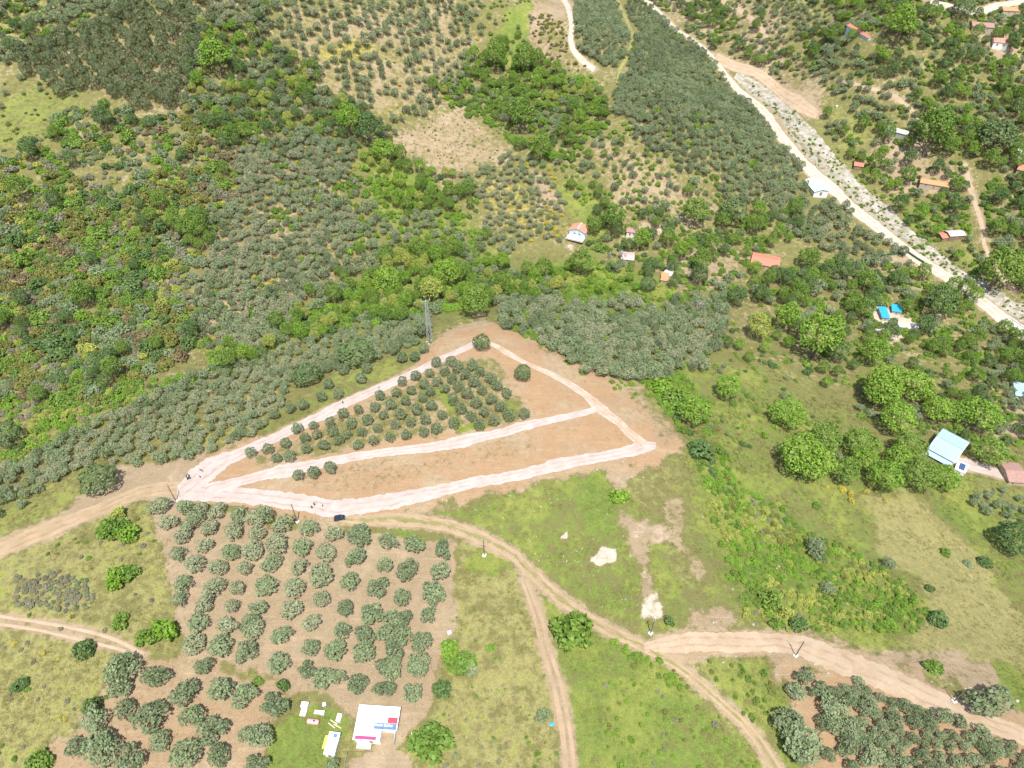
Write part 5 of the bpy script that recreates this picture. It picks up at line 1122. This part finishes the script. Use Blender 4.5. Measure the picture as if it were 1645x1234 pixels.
REG = [  # name of place, polygon, mix, spacing factor, density 0..1, grid (angle, pitch) or None
 ('in the dark round-crowned plantation on the far hill', [(35,100),(100,70),(200,25),(300,18),(345,32),(348,55),(312,95),(305,140),(300,178),(240,178),(180,152),(95,146),(60,128)], [('pine', 1, 4.0, 5.2)], .7, 1, None),
 ('in the western scrub', [(-60,340),(100,330),(250,300),(385,270),(385,300),(335,380),(300,480),(325,560),(200,625),(110,655),(90,640),(0,650),(-60,660)], MAQ, .62, 1, None),
 ('in the open scrub above the western thicket', [(-60,270),(60,240),(120,170),(240,182),(300,185),(380,230),(385,270),(250,300),(100,330),(-60,340)], MAQ, .72, .78, None),
 ('in the pale western hill clearing', [(-60,130),(60,120),(130,150),(110,240),(-60,280)], [('shrub_dark', 2, 1, 2), ('olive', 2, 1.6, 2.4), ('shrub_green', 2, 1, 2), ('shrub_moss', 1, 1, 2)], 1.0, .22, None),
 ('on the far western hilltop', [(-60,0),(110,-30),(210,-30),(200,25),(100,70),(35,100),(-60,130)], OLV + [('shrub_green', 2, 1.6, 2.6), ('tree_dark', 1, 2.2, 3.2)], .85, .85, None),
 ('on the far hilltop behind the plantation', [(210,-30),(440,-40),(430,40),(340,60),(300,18),(200,25)], OLV + [('tree_green', 1.5, 2.4, 3.6), ('tree_dark', 2, 2.4, 3.6)], .8, .75, None),
 ('in the mixed wood above the silver hillside grove', [(305,60),(348,40),(420,60),(470,90),(530,140),(600,195),(640,215),(640,240),(560,245),(480,225),(380,232),(300,188),(305,140)], WOOD, .66, 1, None),
 ('in the silver hillside grove', [(385,238),(480,226),(560,245),(585,300),(580,350),(560,400),(500,470),(420,560),(335,560),(310,480),(335,380),(385,300)], [('olive', 5, 1.7, 3.0), ('olive_dry', 6, 1.6, 2.8), ('olive_dark', 1.5, 1.6, 2.6), ('shrub_green', .6, 1.2, 2.6), ('shrub_broom', .25, .9, 1.3)], .78, .96, None),
 ('in the far grove above the bare field', [(400,20),(470,-30),(770,-40),(775,60),(745,130),(700,185),(640,205),(560,175),(500,140),(430,80)], OLV + [('shrub_broom', .25, .9, 1.4)], 1.0, .93, (.3, 5.9)),
 ('in the top gully meadow', [(770,-30),(850,-30),(850,60),(835,180),(800,180),(770,70)], [('olive', 2, 1.8, 2.4), ('tree_green', 1, 2, 3), ('shrub_green', 2, 1, 2)], 1.0, .3, None),
 ('in the green upper gully', [(690,150),(745,130),(775,70),(800,75),(815,150),(835,105),(870,100),(905,120),(960,130),(985,170),(965,215),(930,260),(880,262),(850,240),(820,225),(790,205),(745,178)], GUL, .72, .92, None),
 ('on the brown scrub knoll beside the hilltop path', [(850,20),(905,20),(912,95),(950,115),(860,108)], [('shrub_moss', 3, 1, 1.8), ('shrub_heath', 3, 1, 1.6), ('shrub_brown', 1.5, .8, 1.5)], 1.0, .55, None),
 ('in the grove right of the hilltop path', [(930,-40),(990,-40),(1006,30),(1010,60),(1000,95),(985,112),(950,100),(928,80),(924,20)], OLV, .82, .97, None),
 ('in the big dense grove on the far spur', [(1000,-40),(1030,-30),(1080,45),(1140,100),(1180,160),(1225,205),(1262,250),(1280,290),(1262,330),(1190,335),(1140,300),(1060,250),(1000,200),(985,140),(1003,110),(1014,60)], [('olive', 6, 1.9, 3.2), ('olive_dark', 3, 1.9, 3.0), ('shrub_green', .3, 1.5, 2.6)], .75, 1, None),
 ('on the rocky slope above the cottages', [(880,262),(930,262),(985,200),(1060,250),(1140,300),(1190,335),(1150,365),(1060,355),(990,335),(930,330),(905,300)], OLV + [('shrub_green', 2, 1, 2), ('shrub_bright', 1.4, 1, 2), ('tree_green', .8, 2, 3.2)], 1.05, .72, None),
 ('on the bare ploughed field', [(622,212),(735,182),(800,215),(815,255),(760,282),(700,287),(660,258)], [('shrub_green', 2, .4, 1.1), ('shrub_olive', 3, .4, 1.3), ('shrub_moss', 2, .4, 1.0)], 1.5, .3, None),
 ('on the yellow flowered slope', [(740,285),(830,250),(880,275),(905,330),(910,395),(830,395),(770,335)], [('olive', 5, 1.7, 2.4), ('olive_dry', 3, 1.7, 2.2), ('shrub_broom', .8, .9, 1.6), ('shrub_heath', .8, 1, 1.6)], 1.0, .85, None),
 ('in the gully below the bare field', [(585,245),(625,225),(660,262),(705,292),(745,290),(775,335),(760,355),(690,340),(640,345),(590,320)], GUL, .8, .75, None),
 ('in the groves between scrub and gully', [(560,400),(585,330),(640,345),(690,345),(760,355),(830,395),(800,420),(700,400),(640,405),(600,440),(560,465),(500,500),(430,550),(420,560),(500,470)], OLV + [('shrub_green', 1.5, 1.4, 2.4), ('shrub_bright', 1.5, 1.4, 2.4), ('tree_green', .8, 2, 3)], .98, .85, None),
 ('in the green gully wood', [(330,562),(420,560),(480,505),(560,470),(600,440),(650,410),(700,402),(800,420),(850,440),(905,450),(905,480),(800,486),(745,505),(690,505),(560,530),(470,552),(400,580),(340,605)], GUL, .66, .97, None),
 ('in the lush gully thicket below the cottages', [(850,440),(905,425),(960,430),(1060,465),(1100,490),(1000,488),(905,482)], [('shrub_bright', 5, 1.4, 2.6), ('shrub_green', 2, 1.4, 2.6), ('tree_bright', .8, 2, 3), ('shrub_yellowgreen', 1, 1.2, 2)], .85, .75, None),
 ('in the western gully thicket', [(-60,650),(90,640),(200,625),(330,600),(330,615),(210,660),(150,680),(60,725),(-60,760)], [('shrub_bright', 4, 1.5, 2.8), ('shrub_green', 3, 1.5, 2.8), ('shrub_yellowgreen', 1, 1.2, 2.2), ('shrub_heath', .7, 1.4, 2.2), ('shrub_dark', 1, 1.5, 2.5)], .78, .78, None),
 ('in the dense olive belt above the gravel plot', [(-60,850),(-30,770),(60,728),(160,678),(210,652),(340,594),(400,575),(480,553),(560,530),(690,505),(688,540),(655,562),(600,580),(530,598),(470,628),(440,672),(400,705),(310,738),(210,748),(110,760),(60,800),(0,840)], [('olive', 7, 1.9, 2.6), ('olive_dry', 3, 1.9, 2.5), ('olive_dark', 1.2, 1.9, 2.4)], .76, 1, (.95, 3.55)),
 ('in the dense olive grove beyond the plot tip', [(800,485),(905,483),(1000,490),(1100,490),(1165,492),(1165,560),(1130,590),(1060,605),(1000,615),(955,600),(900,570),(850,545),(810,520)], [('olive', 6, 2.3, 3.2), ('olive_dry', 3, 2.3, 3.0), ('olive_dark', 2, 2.0, 3.0), ('shrub_green', .8, 1.4, 2.2), ('shrub_bright', .4, 1.3, 2)], .8, .93, None),
 ('between the cottages and the long red roof', [(955,335),(1060,352),(1150,368),(1240,340),(1260,335),(1300,380),(1240,400),(1205,440),(1215,490),(1165,492),(1100,488),(1070,465),(1040,440),(960,425),(945,395)], VIL, .88, .74, None),
 ('in the grove left of the valley road', [(1240,340),(1285,300),(1300,325),(1345,330),(1400,372),(1455,412),(1400,430),(1350,420),(1300,385)], OLV, .95, .9, None),
 ('along the valley road verge', [(1180,160),(1225,205),(1262,250),(1290,285),(1300,280),(1262,232),(1200,160)], OLV, .85, .7, None),
 ('around the tarpaulin yard', [(1215,490),(1205,440),(1260,440),(1330,420),(1400,432),(1460,432),(1540,475),(1600,520),(1645,560),(1700,620),(1660,630),(1560,590),(1480,560),(1390,545),(1300,520)], VIL, .78, .86, None),
 ('on the eastern slope below the tarpaulin yard', [(1165,500),(1300,520),(1390,545),(1480,565),(1560,595),(1500,630),(1440,680),(1400,700),(1380,640),(1300,600),(1220,585),(1165,560)], VIL + [('tree_bright', 3, 2.6, 4.6), ('shrub_broom', .4, 1, 1.5)], .95, .5, None),
 ('on the grass slope east of the plot', [(1030,625),(1165,560),(1230,590),(1320,640),(1420,720),(1420,800),(1300,760),(1200,730),(1130,740),(1080,680)], [('shrub_green', 3, 1, 1.8), ('olive', 2, 1.2, 2.0), ('shrub_dark', 1.5, .9, 1.7), ('shrub_bright', 1.5, 1, 2)], 1.0, .13, None),
 ('around the barn and its gardens', [(1440,640),(1500,628),(1560,592),(1660,630),(1720,700),(1700,740),(1600,740),(1560,720),(1500,690),(1470,700)], VIL, .85, .85, None),
 ('below the white drive', [(1560,790),(1640,790),(1720,800),(1720,880),(1645,880),(1600,840)], [('olive', 4, 1.8, 2.6), ('shrub_green', 2, 1.2, 2), ('shrub_heath', 1, 1, 1.8)], .9, .85, None),
 ('on the near bank of the valley', [(1040,-20),(1250,-30),(1330,-20),(1350,40),(1340,110),(1260,140),(1180,100),(1110,60)], [('shrub_green', 3, 1.4, 2.6), ('tree_dark', 2, 2.2, 4), ('tree_green', 2, 2.4, 4.4), ('olive', 3, 1.8, 2.6), ('shrub_heath', 1.0, 1, 2)], .9, .72, None),
 ('in the far village gardens', [(1330,-30),(1700,-40),(1720,140),(1600,150),(1480,150),(1420,110),(1350,60)], VIL, .82, .8, None),
 ('in the olive gardens right of the digging', [(1300,80),(1350,60),(1420,110),(1480,150),(1470,200),(1430,205),(1380,180),(1330,150)], OLV + [('tree_dark', 1.5, 2.2, 3.6), ('shrub_green', 1.5, 1.2, 2.2)], .9, .85, None),
 ('in the wooded village slope', [(1470,160),(1600,150),(1720,140),(1720,280),(1640,300),(1560,260),(1530,250),(1480,215)], VIL, .74, .92, None),
 ('in the gardens above the stream bed', [(1320,200),(1400,190),(1470,210),(1550,262),(1550,300),(1480,320),(1430,300),(1380,270),(1340,235)], VIL, .9, .76, None),
 ('along the stream bank', [(1370,275),(1430,305),(1550,305),(1565,370),(1590,430),(1560,440),(1500,390),(1440,335)], VIL, .88, .8, None),
 ('at the right edge by the lane', [(1575,280),(1645,290),(1720,300),(1720,540),(1645,480),(1610,440),(1590,390)], VIL, .8, .85, None),
 ('in the stream bed', [(1200,125),(1300,205),(1380,295),(1460,365),(1530,425),(1650,500),(1650,530),(1530,455),(1440,385),(1340,300),(1260,225)], [('shrub_bright', 2, .6, 1.5), ('shrub_green', 2, .6, 1.6), ('shrub_moss', 1, .6, 1.2)], .9, .4, None),
 ('in the dry western meadow', [(-60,915),(100,860),(240,820),(255,1000),(180,1030),(-60,985)], [('shrub_green', 2, .7, 1.3), ('shrub_heath', 3, .7, 1.4), ('shrub_moss', 1, .7, 1.2)], 1.2, .1, None),
 ('in the heather patch of the western meadow', [(25,940),(80,915),(130,925),(150,970),(110,985),(40,970)], [('shrub_heath', 5, .8, 1.5), ('shrub_olive', 1, .7, 1.2)], .75, .9, None),
 ('below the wheel ruts', [(-60,1020),(180,1050),(210,1080),(140,1180),(60,1240),(-60,1300)], [('shrub_heath', 3, .6, 1.1), ('shrub_green', 2, .6, 1.2), ('shrub_broom', .4, .6, .9)], 1.2, .1, None),
 ('on the weedy eastern slope', [(1130,745),(1200,780),(1290,850),(1400,900),(1490,980),(1480,1015),(1300,1010),(1220,1000),(1180,930),(1140,830)], [('shrub_bright', 5, .9, 1.9), ('shrub_green', 3, .9, 1.8), ('shrub_moss', .8, .8, 1.5), ('shrub_heath', .4, .7, 1.3), ('shrub_yellowgreen', 2.5, .8, 1.7)], .68, .7, None),
 ('in the lush meadow above the fork', [(990,1030),(1090,1070),(1180,1160),(1220,1234),(960,1250),(960,1150)], [('shrub_bright', 3, .6, 1.2), ('shrub_heath', 3, .6, 1.2), ('shrub_moss', 2, .6, 1.1), ('shrub_green', 2, .6, 1.2)], 1.0, .22, None),
 ('along the upper edge of the lush meadow', [(990,1022),(1060,1056),(1110,1095),(1095,1110),(1040,1080),(985,1042)], [('shrub_green', 3, .8, 1.5), ('shrub_bright', 3, .8, 1.4)], .8, .8, None),
 ('in the grass fork', [(1120,1050),(1210,1045),(1250,1110),(1280,1200),(1240,1190),(1160,1110)], [('shrub_green', 2, .7, 1.3), ('shrub_moss', 2, .7, 1.2), ('shrub_bright', 1, .7, 1.2)], 1.0, .35, None),
 ('in the yellow meadow', [(740,900),(850,950),(890,1080),(905,1240),(700,1250),(720,1120),(740,1000)], [('shrub_green', 2, .4, .8), ('shrub_heath', 2, .4, .8), ('shrub_bright', 1, .4, .9)], 1.2, .07, None),
 ('at the foot of the yellow meadow', [(720,1150),(800,1170),(880,1190),(890,1240),(700,1250)], [('shrub_green', 2, .6, 1.2), ('shrub_heath', 2, .6, 1.1), ('shrub_olive', 1, .6, 1.1)], 1.0, .3, None),
 ('in the corner grove', [(1330,1110),(1420,1115),(1500,1150),(1560,1172),(1645,1205),(1720,1240),(1720,1300),(1360,1300),(1350,1200),(1380,1150)], [('olive_dark', 5, 1.7, 2.6), ('olive', 4, 1.7, 2.5)], .78, 1, None),
 ('in the thicket along the eastern edge of the plot', [(1030,608),(1075,598),(1120,635),(1145,700),(1175,770),(1200,830),(1160,800),(1115,725),(1072,665)], [('shrub_bright', 3, 1.2, 2.4), ('shrub_green', 4, 1.2, 2.6), ('shrub_dark', 1.5, 1.2, 2.2), ('shrub_moss', 1, 1, 1.8)], .7, .85, None),
 ('on the northern rim of the plot', [(800,520),(900,575),(1000,622),(1030,640),(1015,612),(900,560),(820,515)], [('shrub_bright', 3, .9, 1.6), ('shrub_green', 2, .9, 1.6)], 1.0, .4, None),
]
PLAB = {}
KSEED = {k: 13.7 * i for i, k in enumerate(sorted(PROTO))}
def pick(r, mx, w):
    q = mx[int(r.choice(len(mx), p=w / w.sum()))]; return q[0], q[2] + (q[3] - q[2]) * r.random() ** 1.5
r2 = np.random.default_rng(23); JIT = 1.0
for place, poly, mx, spf, dens, grid in REG:
    pa = np.array(poly, float); lo, hi = pa.min(0), pa.max(0); area = np.prod(hi - lo)
    if grid:
        gx, gy = ground(pa[:, 0], pa[:, 1]); c0 = np.array([gx.mean(), gy.mean()]); ex = max(np.ptp(gx), np.ptp(gy)) * .75; a, pch = grid
        q = np.arange(-ex, ex, pch); U, V_ = np.meshgrid(q, q * .93); U = U.ravel() + r2.normal(size=U.size) * pch * .12; V_ = V_.ravel() + r2.normal(size=V_.size) * pch * .12
        wx = c0[0] + U * math.cos(a) - V_ * math.sin(a); wy = c0[1] + U * math.sin(a) + V_ * math.cos(a)
        px, py, _ = project(wx, wy, hgt(wx, wy)); k = inside(px, py, poly); px, py, wx, wy = px[k], py[k], wx[k], wy[k]
    else:
        nn = int(min(26000, max(900, area * .35))); px = r2.uniform(lo[0], hi[0], nn); py = r2.uniform(lo[1], hi[1], nn)
        jx = (fbm(px / 26, py / 26, 3) - .5) * 46 * JIT; jy = (fbm(px / 26 + 60, py / 26, 3) - .5) * 36 * JIT
        k = inside(px + jx, py + jy, poly); px, py = px[k], py[k]; wx, wy = ground(px, py)
    WK = np.stack([q[1] * np.exp(7 * (fbm(wx / 17 + KSEED[q[0]], wy / 17, 2) - .5)) for q in mx], 1) if len(wx) else None      # like grows by like
    cells = {}; big = pa[:, 1].mean() < 640 and dens > .5 and 'pine' not in mx[0][0] and 'ploughed' not in place
    for i in range(len(wx)):
        x, y = wx[i], wy[i]
        if r2.random() > dens and grid: continue
        if occ_at(x, y) or y > 850: continue
        kd, R_ = pick(r2, mx, WK[i])
        if big: R_ *= 1.2
        sp_ = R_ * spf * (.8 if big and spf > .76 else .9 if big else 1); ok = True; ci, cj = int(x // 5), int(y // 5)
        for a in (-2, -1, 0, 1, 2):
            for b in (-2, -1, 0, 1, 2):
                for (u, v, q) in cells.get((ci + a, cj + b), ()):
                    if (u - x) ** 2 + (v - y) ** 2 < (sp_ + q) ** 2: ok = False; break
                if not ok: break
            if not ok: break
        if not ok: continue
        cells.setdefault((ci, cj), []).append((x, y, sp_))
        if not grid and r2.random() > dens: continue
        PLANTS.append(dict(kind=kd, x=x, y=y, R=R_, zs=r2.uniform(.85, 1.3) if kd.startswith('shrub') else r2.uniform(.98, 1.35), label=None, place=place, group=None, must=False))
    for v in cells.values():
        for (x, y, s) in v: occ_disc(x, y, s * .5)

WORD = {'olive': 'silver-green olive tree', 'olive_dark': 'dark grey-green olive tree', 'olive_dry': 'pale dusty olive tree', 'olive_young': 'young olive tree', 'pine': 'round-topped dark pine', 'oak': 'round dark tree',
 'tree_green': 'mid green leafy tree', 'tree_bright': 'bright green leafy tree', 'tree_yellowgreen': 'yellow-green leafy tree', 'tree_dark': 'dark green leafy tree', 'bare': 'leafless grey tree',
 'shrub_green': 'mid green shrub', 'shrub_bright': 'bright green shrub', 'shrub_dark': 'dark green shrub', 'shrub_moss': 'mossy olive-brown shrub', 'shrub_brown': 'rusty brown shrub', 'shrub_broom': 'yellow flowering broom bush', 'shrub_heath': 'greyish heather shrub', 'shrub_yellowgreen': 'yellow-green shrub', 'shrub_olive': 'grey-green shrub'}
CAT = {'olive': 'olive tree', 'tree': 'tree', 'pine': 'tree', 'shrub': 'shrub'}
for p in PLANTS:
    p['fam'] = FAMILY(p['kind']); p['z'] = float(hgt(p['x'], p['y'])); u, v, dp = project(np.array([p['x']]), np.array([p['y']]), np.array([p['z']])); p['px'], p['py'] = float(u[0]), float(v[0]); p['app'] = p['R'] / float(dp[0])
    p['in'] = -10 < p['px'] < PW + 10 and -10 < p['py'] < PH + 15
IND, STF = [], []
for fam in ('olive', 'tree', 'pine', 'shrub'):
    L = [p for p in PLANTS if p['fam'] == fam]; L.sort(key=lambda p: (not p['must'], not p['in'], -p['app']))
    lim = 297; IND += L[:lim]; STF += L[lim:]
r3 = np.random.default_rng(4)
MARK = {gl: [(546,850,26,'just below the parked car'), (478,858,24,'at the foot of the middle utility pole'), (283,822,24,'at the foot of the western utility pole'), (620,1105,42,'just behind the white roofed farmhouse'), (705,900,46,'at the corner below the bend of the dirt track'), (700,1000,60,'along the edge of the yellow meadow'), (285,930,52,'along the western edge of the tilled grove')],
 gb: [(440,1125,45,'beside the farm lawn'), (200,1090,60,'where the wheel ruts end'), (150,1210,60,'at the foot of the dry western meadow')],
 gi: [(760,590,34,'below the round tree at the plot tip'), (835,655,34,'beside the bare soil with the second round tree'), (420,730,45,'at the narrow western end of the planted triangle'), (560,665,60,'along the upper gravel road in the planted triangle'), (600,720,60,'along the middle gravel road in the planted triangle')],
 gr_: [(1277,1085,30,'below the pole on the broad earth track'), (1275,1180,45,'on the grassy fork beside the corner grove')]}
MARK['leafy belt left of the barn'] = []
HEAD = {'leafy belt left of the barn': 'in the leafy belt left of the pale blue barn', gl: 'in the tilled grove below the dirt track', gb: 'on reddish soil west of the farmhouse', gi: 'inside the planted triangle of young trees', gr_: 'on reddish soil beside the broad earth track'}
for p in IND:
    if p['group'] in MARK:
        near_ = [(math.hypot(p['px'] - a, p['py'] - b) / c, t_) for a, b, c, t_ in MARK[p['group']] if math.hypot(p['px'] - a, p['py'] - b) < c]
        p['label'] = WORD[p['kind']] + ' ' + (min(near_)[1] if near_ else HEAD[p['group']]); p['group'] = p['label']
    elif p['kind'] == 'pine' and not p['must']:
        p['place'] = 'at the rim of the plantation above the pale clearing' if p['py'] > 118 and p['px'] < 200 else 'at the eastern end of the far plantation' if p['px'] > 255 else 'along the upper rim of the far plantation' if p['py'] < 62 + (150 - p['px']) * .25 else p['place']
    k = p['kind']; pr = PROTO[k][int(r3.integers(len(PROTO[k])))]; nm = NAME.get(k, 'leafy_tree' if p['fam'] == 'tree' else 'shrub')
    lab = p['label'] or (WORD[k] + ' ' + p['place']); grp = p['group'] or (None if p['must'] else lab)
    R_, z_ = p['R'], p['R'] * p['zs']
    if pr[1] is None:
        o = link(nm, pr[0])
    else:
        o = link(nm, None); o.empty_display_size = .3; link('crown', pr[0], o); link('trunk', pr[1], o)
    o.location = (p['x'], p['y'], p['z'] - .04); o.rotation_euler = (0, 0, r3.uniform(0, 6.28)); an = .22 if p['fam'] == 'shrub' else .24 if k in ('olive', 'olive_dry', 'olive_dark') else .1; o.scale = (R_ * r3.uniform(1 - an, 1 + an), R_ * r3.uniform(1 - an, 1 + an), z_)
    tag(o, lab, CAT[p['fam']], grp)

# ------------------------------------------------------------------ what is past counting: instanced on points
def scatter(name, pts, rz_, sc, vi, meshes, label, tilt=None):
    col = bpy.data.collections.new(name + '_kinds')
    for i, me in enumerate(meshes): col.objects.link(bpy.data.objects.new('%s_kind_%03d' % (name, i), me))
    me = bpy.data.meshes.new(name); me.vertices.add(len(pts)); me.vertices.foreach_set('co', np.asarray(pts, np.float32).ravel())
    a = me.attributes.new('turn', 'FLOAT_VECTOR', 'POINT'); rr = np.zeros((len(pts), 3), np.float32); rr[:, 2] = rz_
    if tilt is not None: rr[:, :2] = tilt
    a.data.foreach_set('vector', rr.ravel())
    a = me.attributes.new('size', 'FLOAT_VECTOR', 'POINT'); a.data.foreach_set('vector', np.asarray(sc, np.float32).ravel())
    a = me.attributes.new('pick', 'INT', 'POINT'); a.data.foreach_set('value', np.asarray(vi, np.int32))
    o = link(name, me); ng = bpy.data.node_groups.new(name, 'GeometryNodeTree')
    ng.interface.new_socket('Geometry', in_out='INPUT', socket_type='NodeSocketGeometry'); ng.interface.new_socket('Geometry', in_out='OUTPUT', socket_type='NodeSocketGeometry')
    N, L = ng.nodes, ng.links; gi_, go = N.new('NodeGroupInput'), N.new('NodeGroupOutput')
    ip = N.new('GeometryNodeInstanceOnPoints'); ci = N.new('GeometryNodeCollectionInfo'); ci.inputs['Collection'].default_value = col; ci.inputs['Separate Children'].default_value = True; ci.inputs['Reset Children'].default_value = True
    def na(nm, ty):
        q = N.new('GeometryNodeInputNamedAttribute'); q.data_type = ty; q.inputs[0].default_value = nm
        return next(s for s in q.outputs if s.enabled and s.name == 'Attribute')
    L.new(gi_.outputs[0], ip.inputs['Points']); L.new(ci.outputs[0], ip.inputs['Instance']); ip.inputs['Pick Instance'].default_value = True
    L.new(na('pick', 'INT'), ip.inputs['Instance Index']); L.new(na('turn', 'FLOAT_VECTOR'), ip.inputs['Rotation']); L.new(na('size', 'FLOAT_VECTOR'), ip.inputs['Scale'])
    L.new(ip.outputs[0], go.inputs[0]); md = o.modifiers.new('scatter', 'NODES'); md.node_group = ng
    return tag(o, label, kind='stuff')
SL = {'olive': ('olive_groves', 'silver-green olive groves covering the far slopes'), 'tree': ('woodland', 'leafy woodland along the gullies and the village slope'), 'shrub': ('scrub', 'mixed green and brown scrub covering the western hillside'), 'pine': ('pine_plantation', 'rest of the dark pines')}
for fam in ('olive', 'tree', 'shrub', 'pine'):
    L = [p for p in STF if p['fam'] == fam]
    if not L: continue
    ks = sorted({p['kind'] for p in L}); ms = []; off = {}
    for k in ks: off[k] = len(ms); ms += [q[2] for q in PROTO[k]]
    vi = [off[p['kind']] + int(r3.integers(len(PROTO[p['kind']]))) for p in L]
    an = .25 if fam == 'shrub' else .12; sc = [(p['R'] * r3.uniform(1 - an, 1 + an), p['R'] * r3.uniform(1 - an, 1 + an), p['R'] * p['zs']) for p in L]
    scatter(SL[fam][0], [(p['x'], p['y'], p['z'] - .04) for p in L], r3.uniform(0, 6.28, len(L)), sc, vi, ms, SL[fam][1])
print('PLANTS', len(PLANTS), {f: sum(p['fam'] == f for p in PLANTS) for f in ('olive', 'tree', 'pine', 'shrub')}, 'must', {f: sum(p['fam'] == f and p['must'] for p in PLANTS) for f in ('olive', 'tree', 'pine', 'shrub')})

# grass tufts and weeds: blades of real grass, thick where the ground is green
def tuft(seed, nb, spread, hgt_, wd):
    r = np.random.default_rng(seed); V = []; Fq_ = []
    for i in range(nb):
        a = r.uniform(0, 6.28); b = r.uniform(0, 1) ** .5 * spread; x, y = b * math.cos(a), b * math.sin(a); h = hgt_ * r.uniform(.5, 1.1); dx, dy = r.normal(size=2) * .35 * h; t_ = r.uniform(0, 6.28); w = wd * r.uniform(.6, 1.3)
        k = len(V); V += [(x - w*math.cos(t_), y - w*math.sin(t_), -.05), (x + w*math.cos(t_), y + w*math.sin(t_), -.05), (x + dx, y + dy, h)]; Fq_.append((k, k+1, k+2))
    return np.array(V), np.array(Fq_)
G1 = foliage('grass_green', (.105, .15, .035), (.145, .17, .045), trans=.3); G2 = foliage('grass_straw', (.23, .215, .075), (.27, .24, .10), trans=.3); G3 = foliage('weed_leaf', (.095, .142, .04), (.13, .16, .045), trans=.3)
WF = plain('white_petals', (.75, .74, .68))
TU = [mesh_np('tuft', *tuft(i, 16, .6, .26, .09), [m_]) for i, m_ in enumerate((G1, G1, G2, G2, G3, G3))]
TU += [mesh_np('flower', *tuft(31, 7, .45, .4, .12), [WF])]
r4 = np.random.default_rng(77)
px = np.concatenate([r4.uniform(-30, PW + 30, 70000), r4.uniform(-30, PW + 30, 60000)]); py = np.concatenate([r4.uniform(640, PH + 40, 70000), r4.uniform(120, 760, 60000)])
wx, wy = ground(px, py); cv = cover_at(wx, wy)
road = np.array([OCC[int(min(1399, max(0, a - OX0))), int(min(999, max(0, b - OY0)))] for a, b in zip(wx, wy)])
rmask = RM[np.clip(np.searchsorted(GX, wx) - 1, 0, nx - 1), np.clip(np.searchsorted(GY, wy) - 1, 0, ny - 1)]
patch = fbm(wx / 7, wy / 7, 3)
keep = (r4.random(len(wx)) < np.clip(1.05 - cv[:, 0] * 1.02 - cv[:, 2] - cv[:, 4] * .4, .03, 1) * np.clip((patch - .25) * 2.6, .1, 1)) & (rmask < .3)
wx, wy, cv, patch = wx[keep], wy[keep], cv[keep], patch[keep]
gl_ = r4.random(len(wx)) < cv[:, 1] / (cv[:, 1] + cv[:, 5] + .15)
vi = np.where(gl_, r4.choice([0, 1, 4, 5], len(wx)), r4.choice([2, 3], len(wx)))
upx, upy, _ = project(wx, wy, hgt(wx, wy))
wf = inside(upx, upy, [(700,800),(880,770),(960,790),(1010,850),(1060,960),(980,1000),(880,920),(780,860)]) & (r4.random(len(wx)) < .06) | inside(upx, upy, [(1200,900),(1260,860),(1330,940),(1250,970)]) & (r4.random(len(wx)) < .03)
vi = np.where(wf, 6, vi)
dpt = depth_at(wx, wy); s_ = r4.uniform(.55, 1.25, len(wx)) * np.clip(dpt / 240, .8, 1.6)
scatter('grass', np.stack([wx, wy, hgt(wx, wy)], 1), r4.uniform(0, 6.28, len(wx)), np.stack([s_, s_, s_ * r4.uniform(.6, 1.3, len(wx))], 1), vi, TU, 'tufts of green and straw coloured grass and weeds')
# stones in the stream bed and rubble about the plot
def stone(seed):
    r = np.random.default_rng(seed); v, f = ICO1; v = v * (1 + .5 * (r.random((len(v), 1)) - .5)) * np.array([1, .8, .6]); return mesh_np('stone', v, f, [mt('river_stone', (.33, .30, .26), c2=(.24, .215, .18), scale=2)])
STN = [stone(i) for i in range(4)]
poly = [(1175,118),(1215,128),(1300,200),(1380,290),(1460,360),(1530,420),(1680,505),(1680,550),(1530,462),(1440,395),(1340,318),(1260,235),(1190,160)]
px = r4.uniform(1170, 1680, 16000); py = r4.uniform(115, 555, 16000); k = inside(px, py, poly); wx, wy = ground(px[k], py[k])
ext = [(1350,1062,40,8),(1500,1110,60,8),(1150,1060,30,8),(1190,1000,30,10),(990,760,20,10),(1055,367,18,6),(900,395,10,8),(1240,900,60,50)]
ex_ = [ (r4.normal(a, s, 20), r4.normal(b, t_, 20)) for a, b, s, t_ in ext]
ax, ay = ground(np.concatenate([e[0] for e in ex_]), np.concatenate([e[1] for e in ex_]))
rmk = lambda x, y: RM[np.clip(np.searchsorted(GX, x) - 1, 0, nx - 1), np.clip(np.searchsorted(GY, y) - 1, 0, ny - 1)] < .6
wx = np.concatenate([wx, ax]); wy = np.concatenate([wy, ay]); k = rmk(wx, wy); wx, wy = wx[k], wy[k]
s_ = .14 + r4.random(len(wx)) ** 3 * .65
scatter('stones', np.stack([wx, wy, hgt(wx, wy)], 1), r4.uniform(0, 6.28, len(wx)), np.stack([s_, s_, s_], 1), r4.integers(0, 4, len(wx)), STN, 'pale river stones and rubble strewn in the dry stream bed')
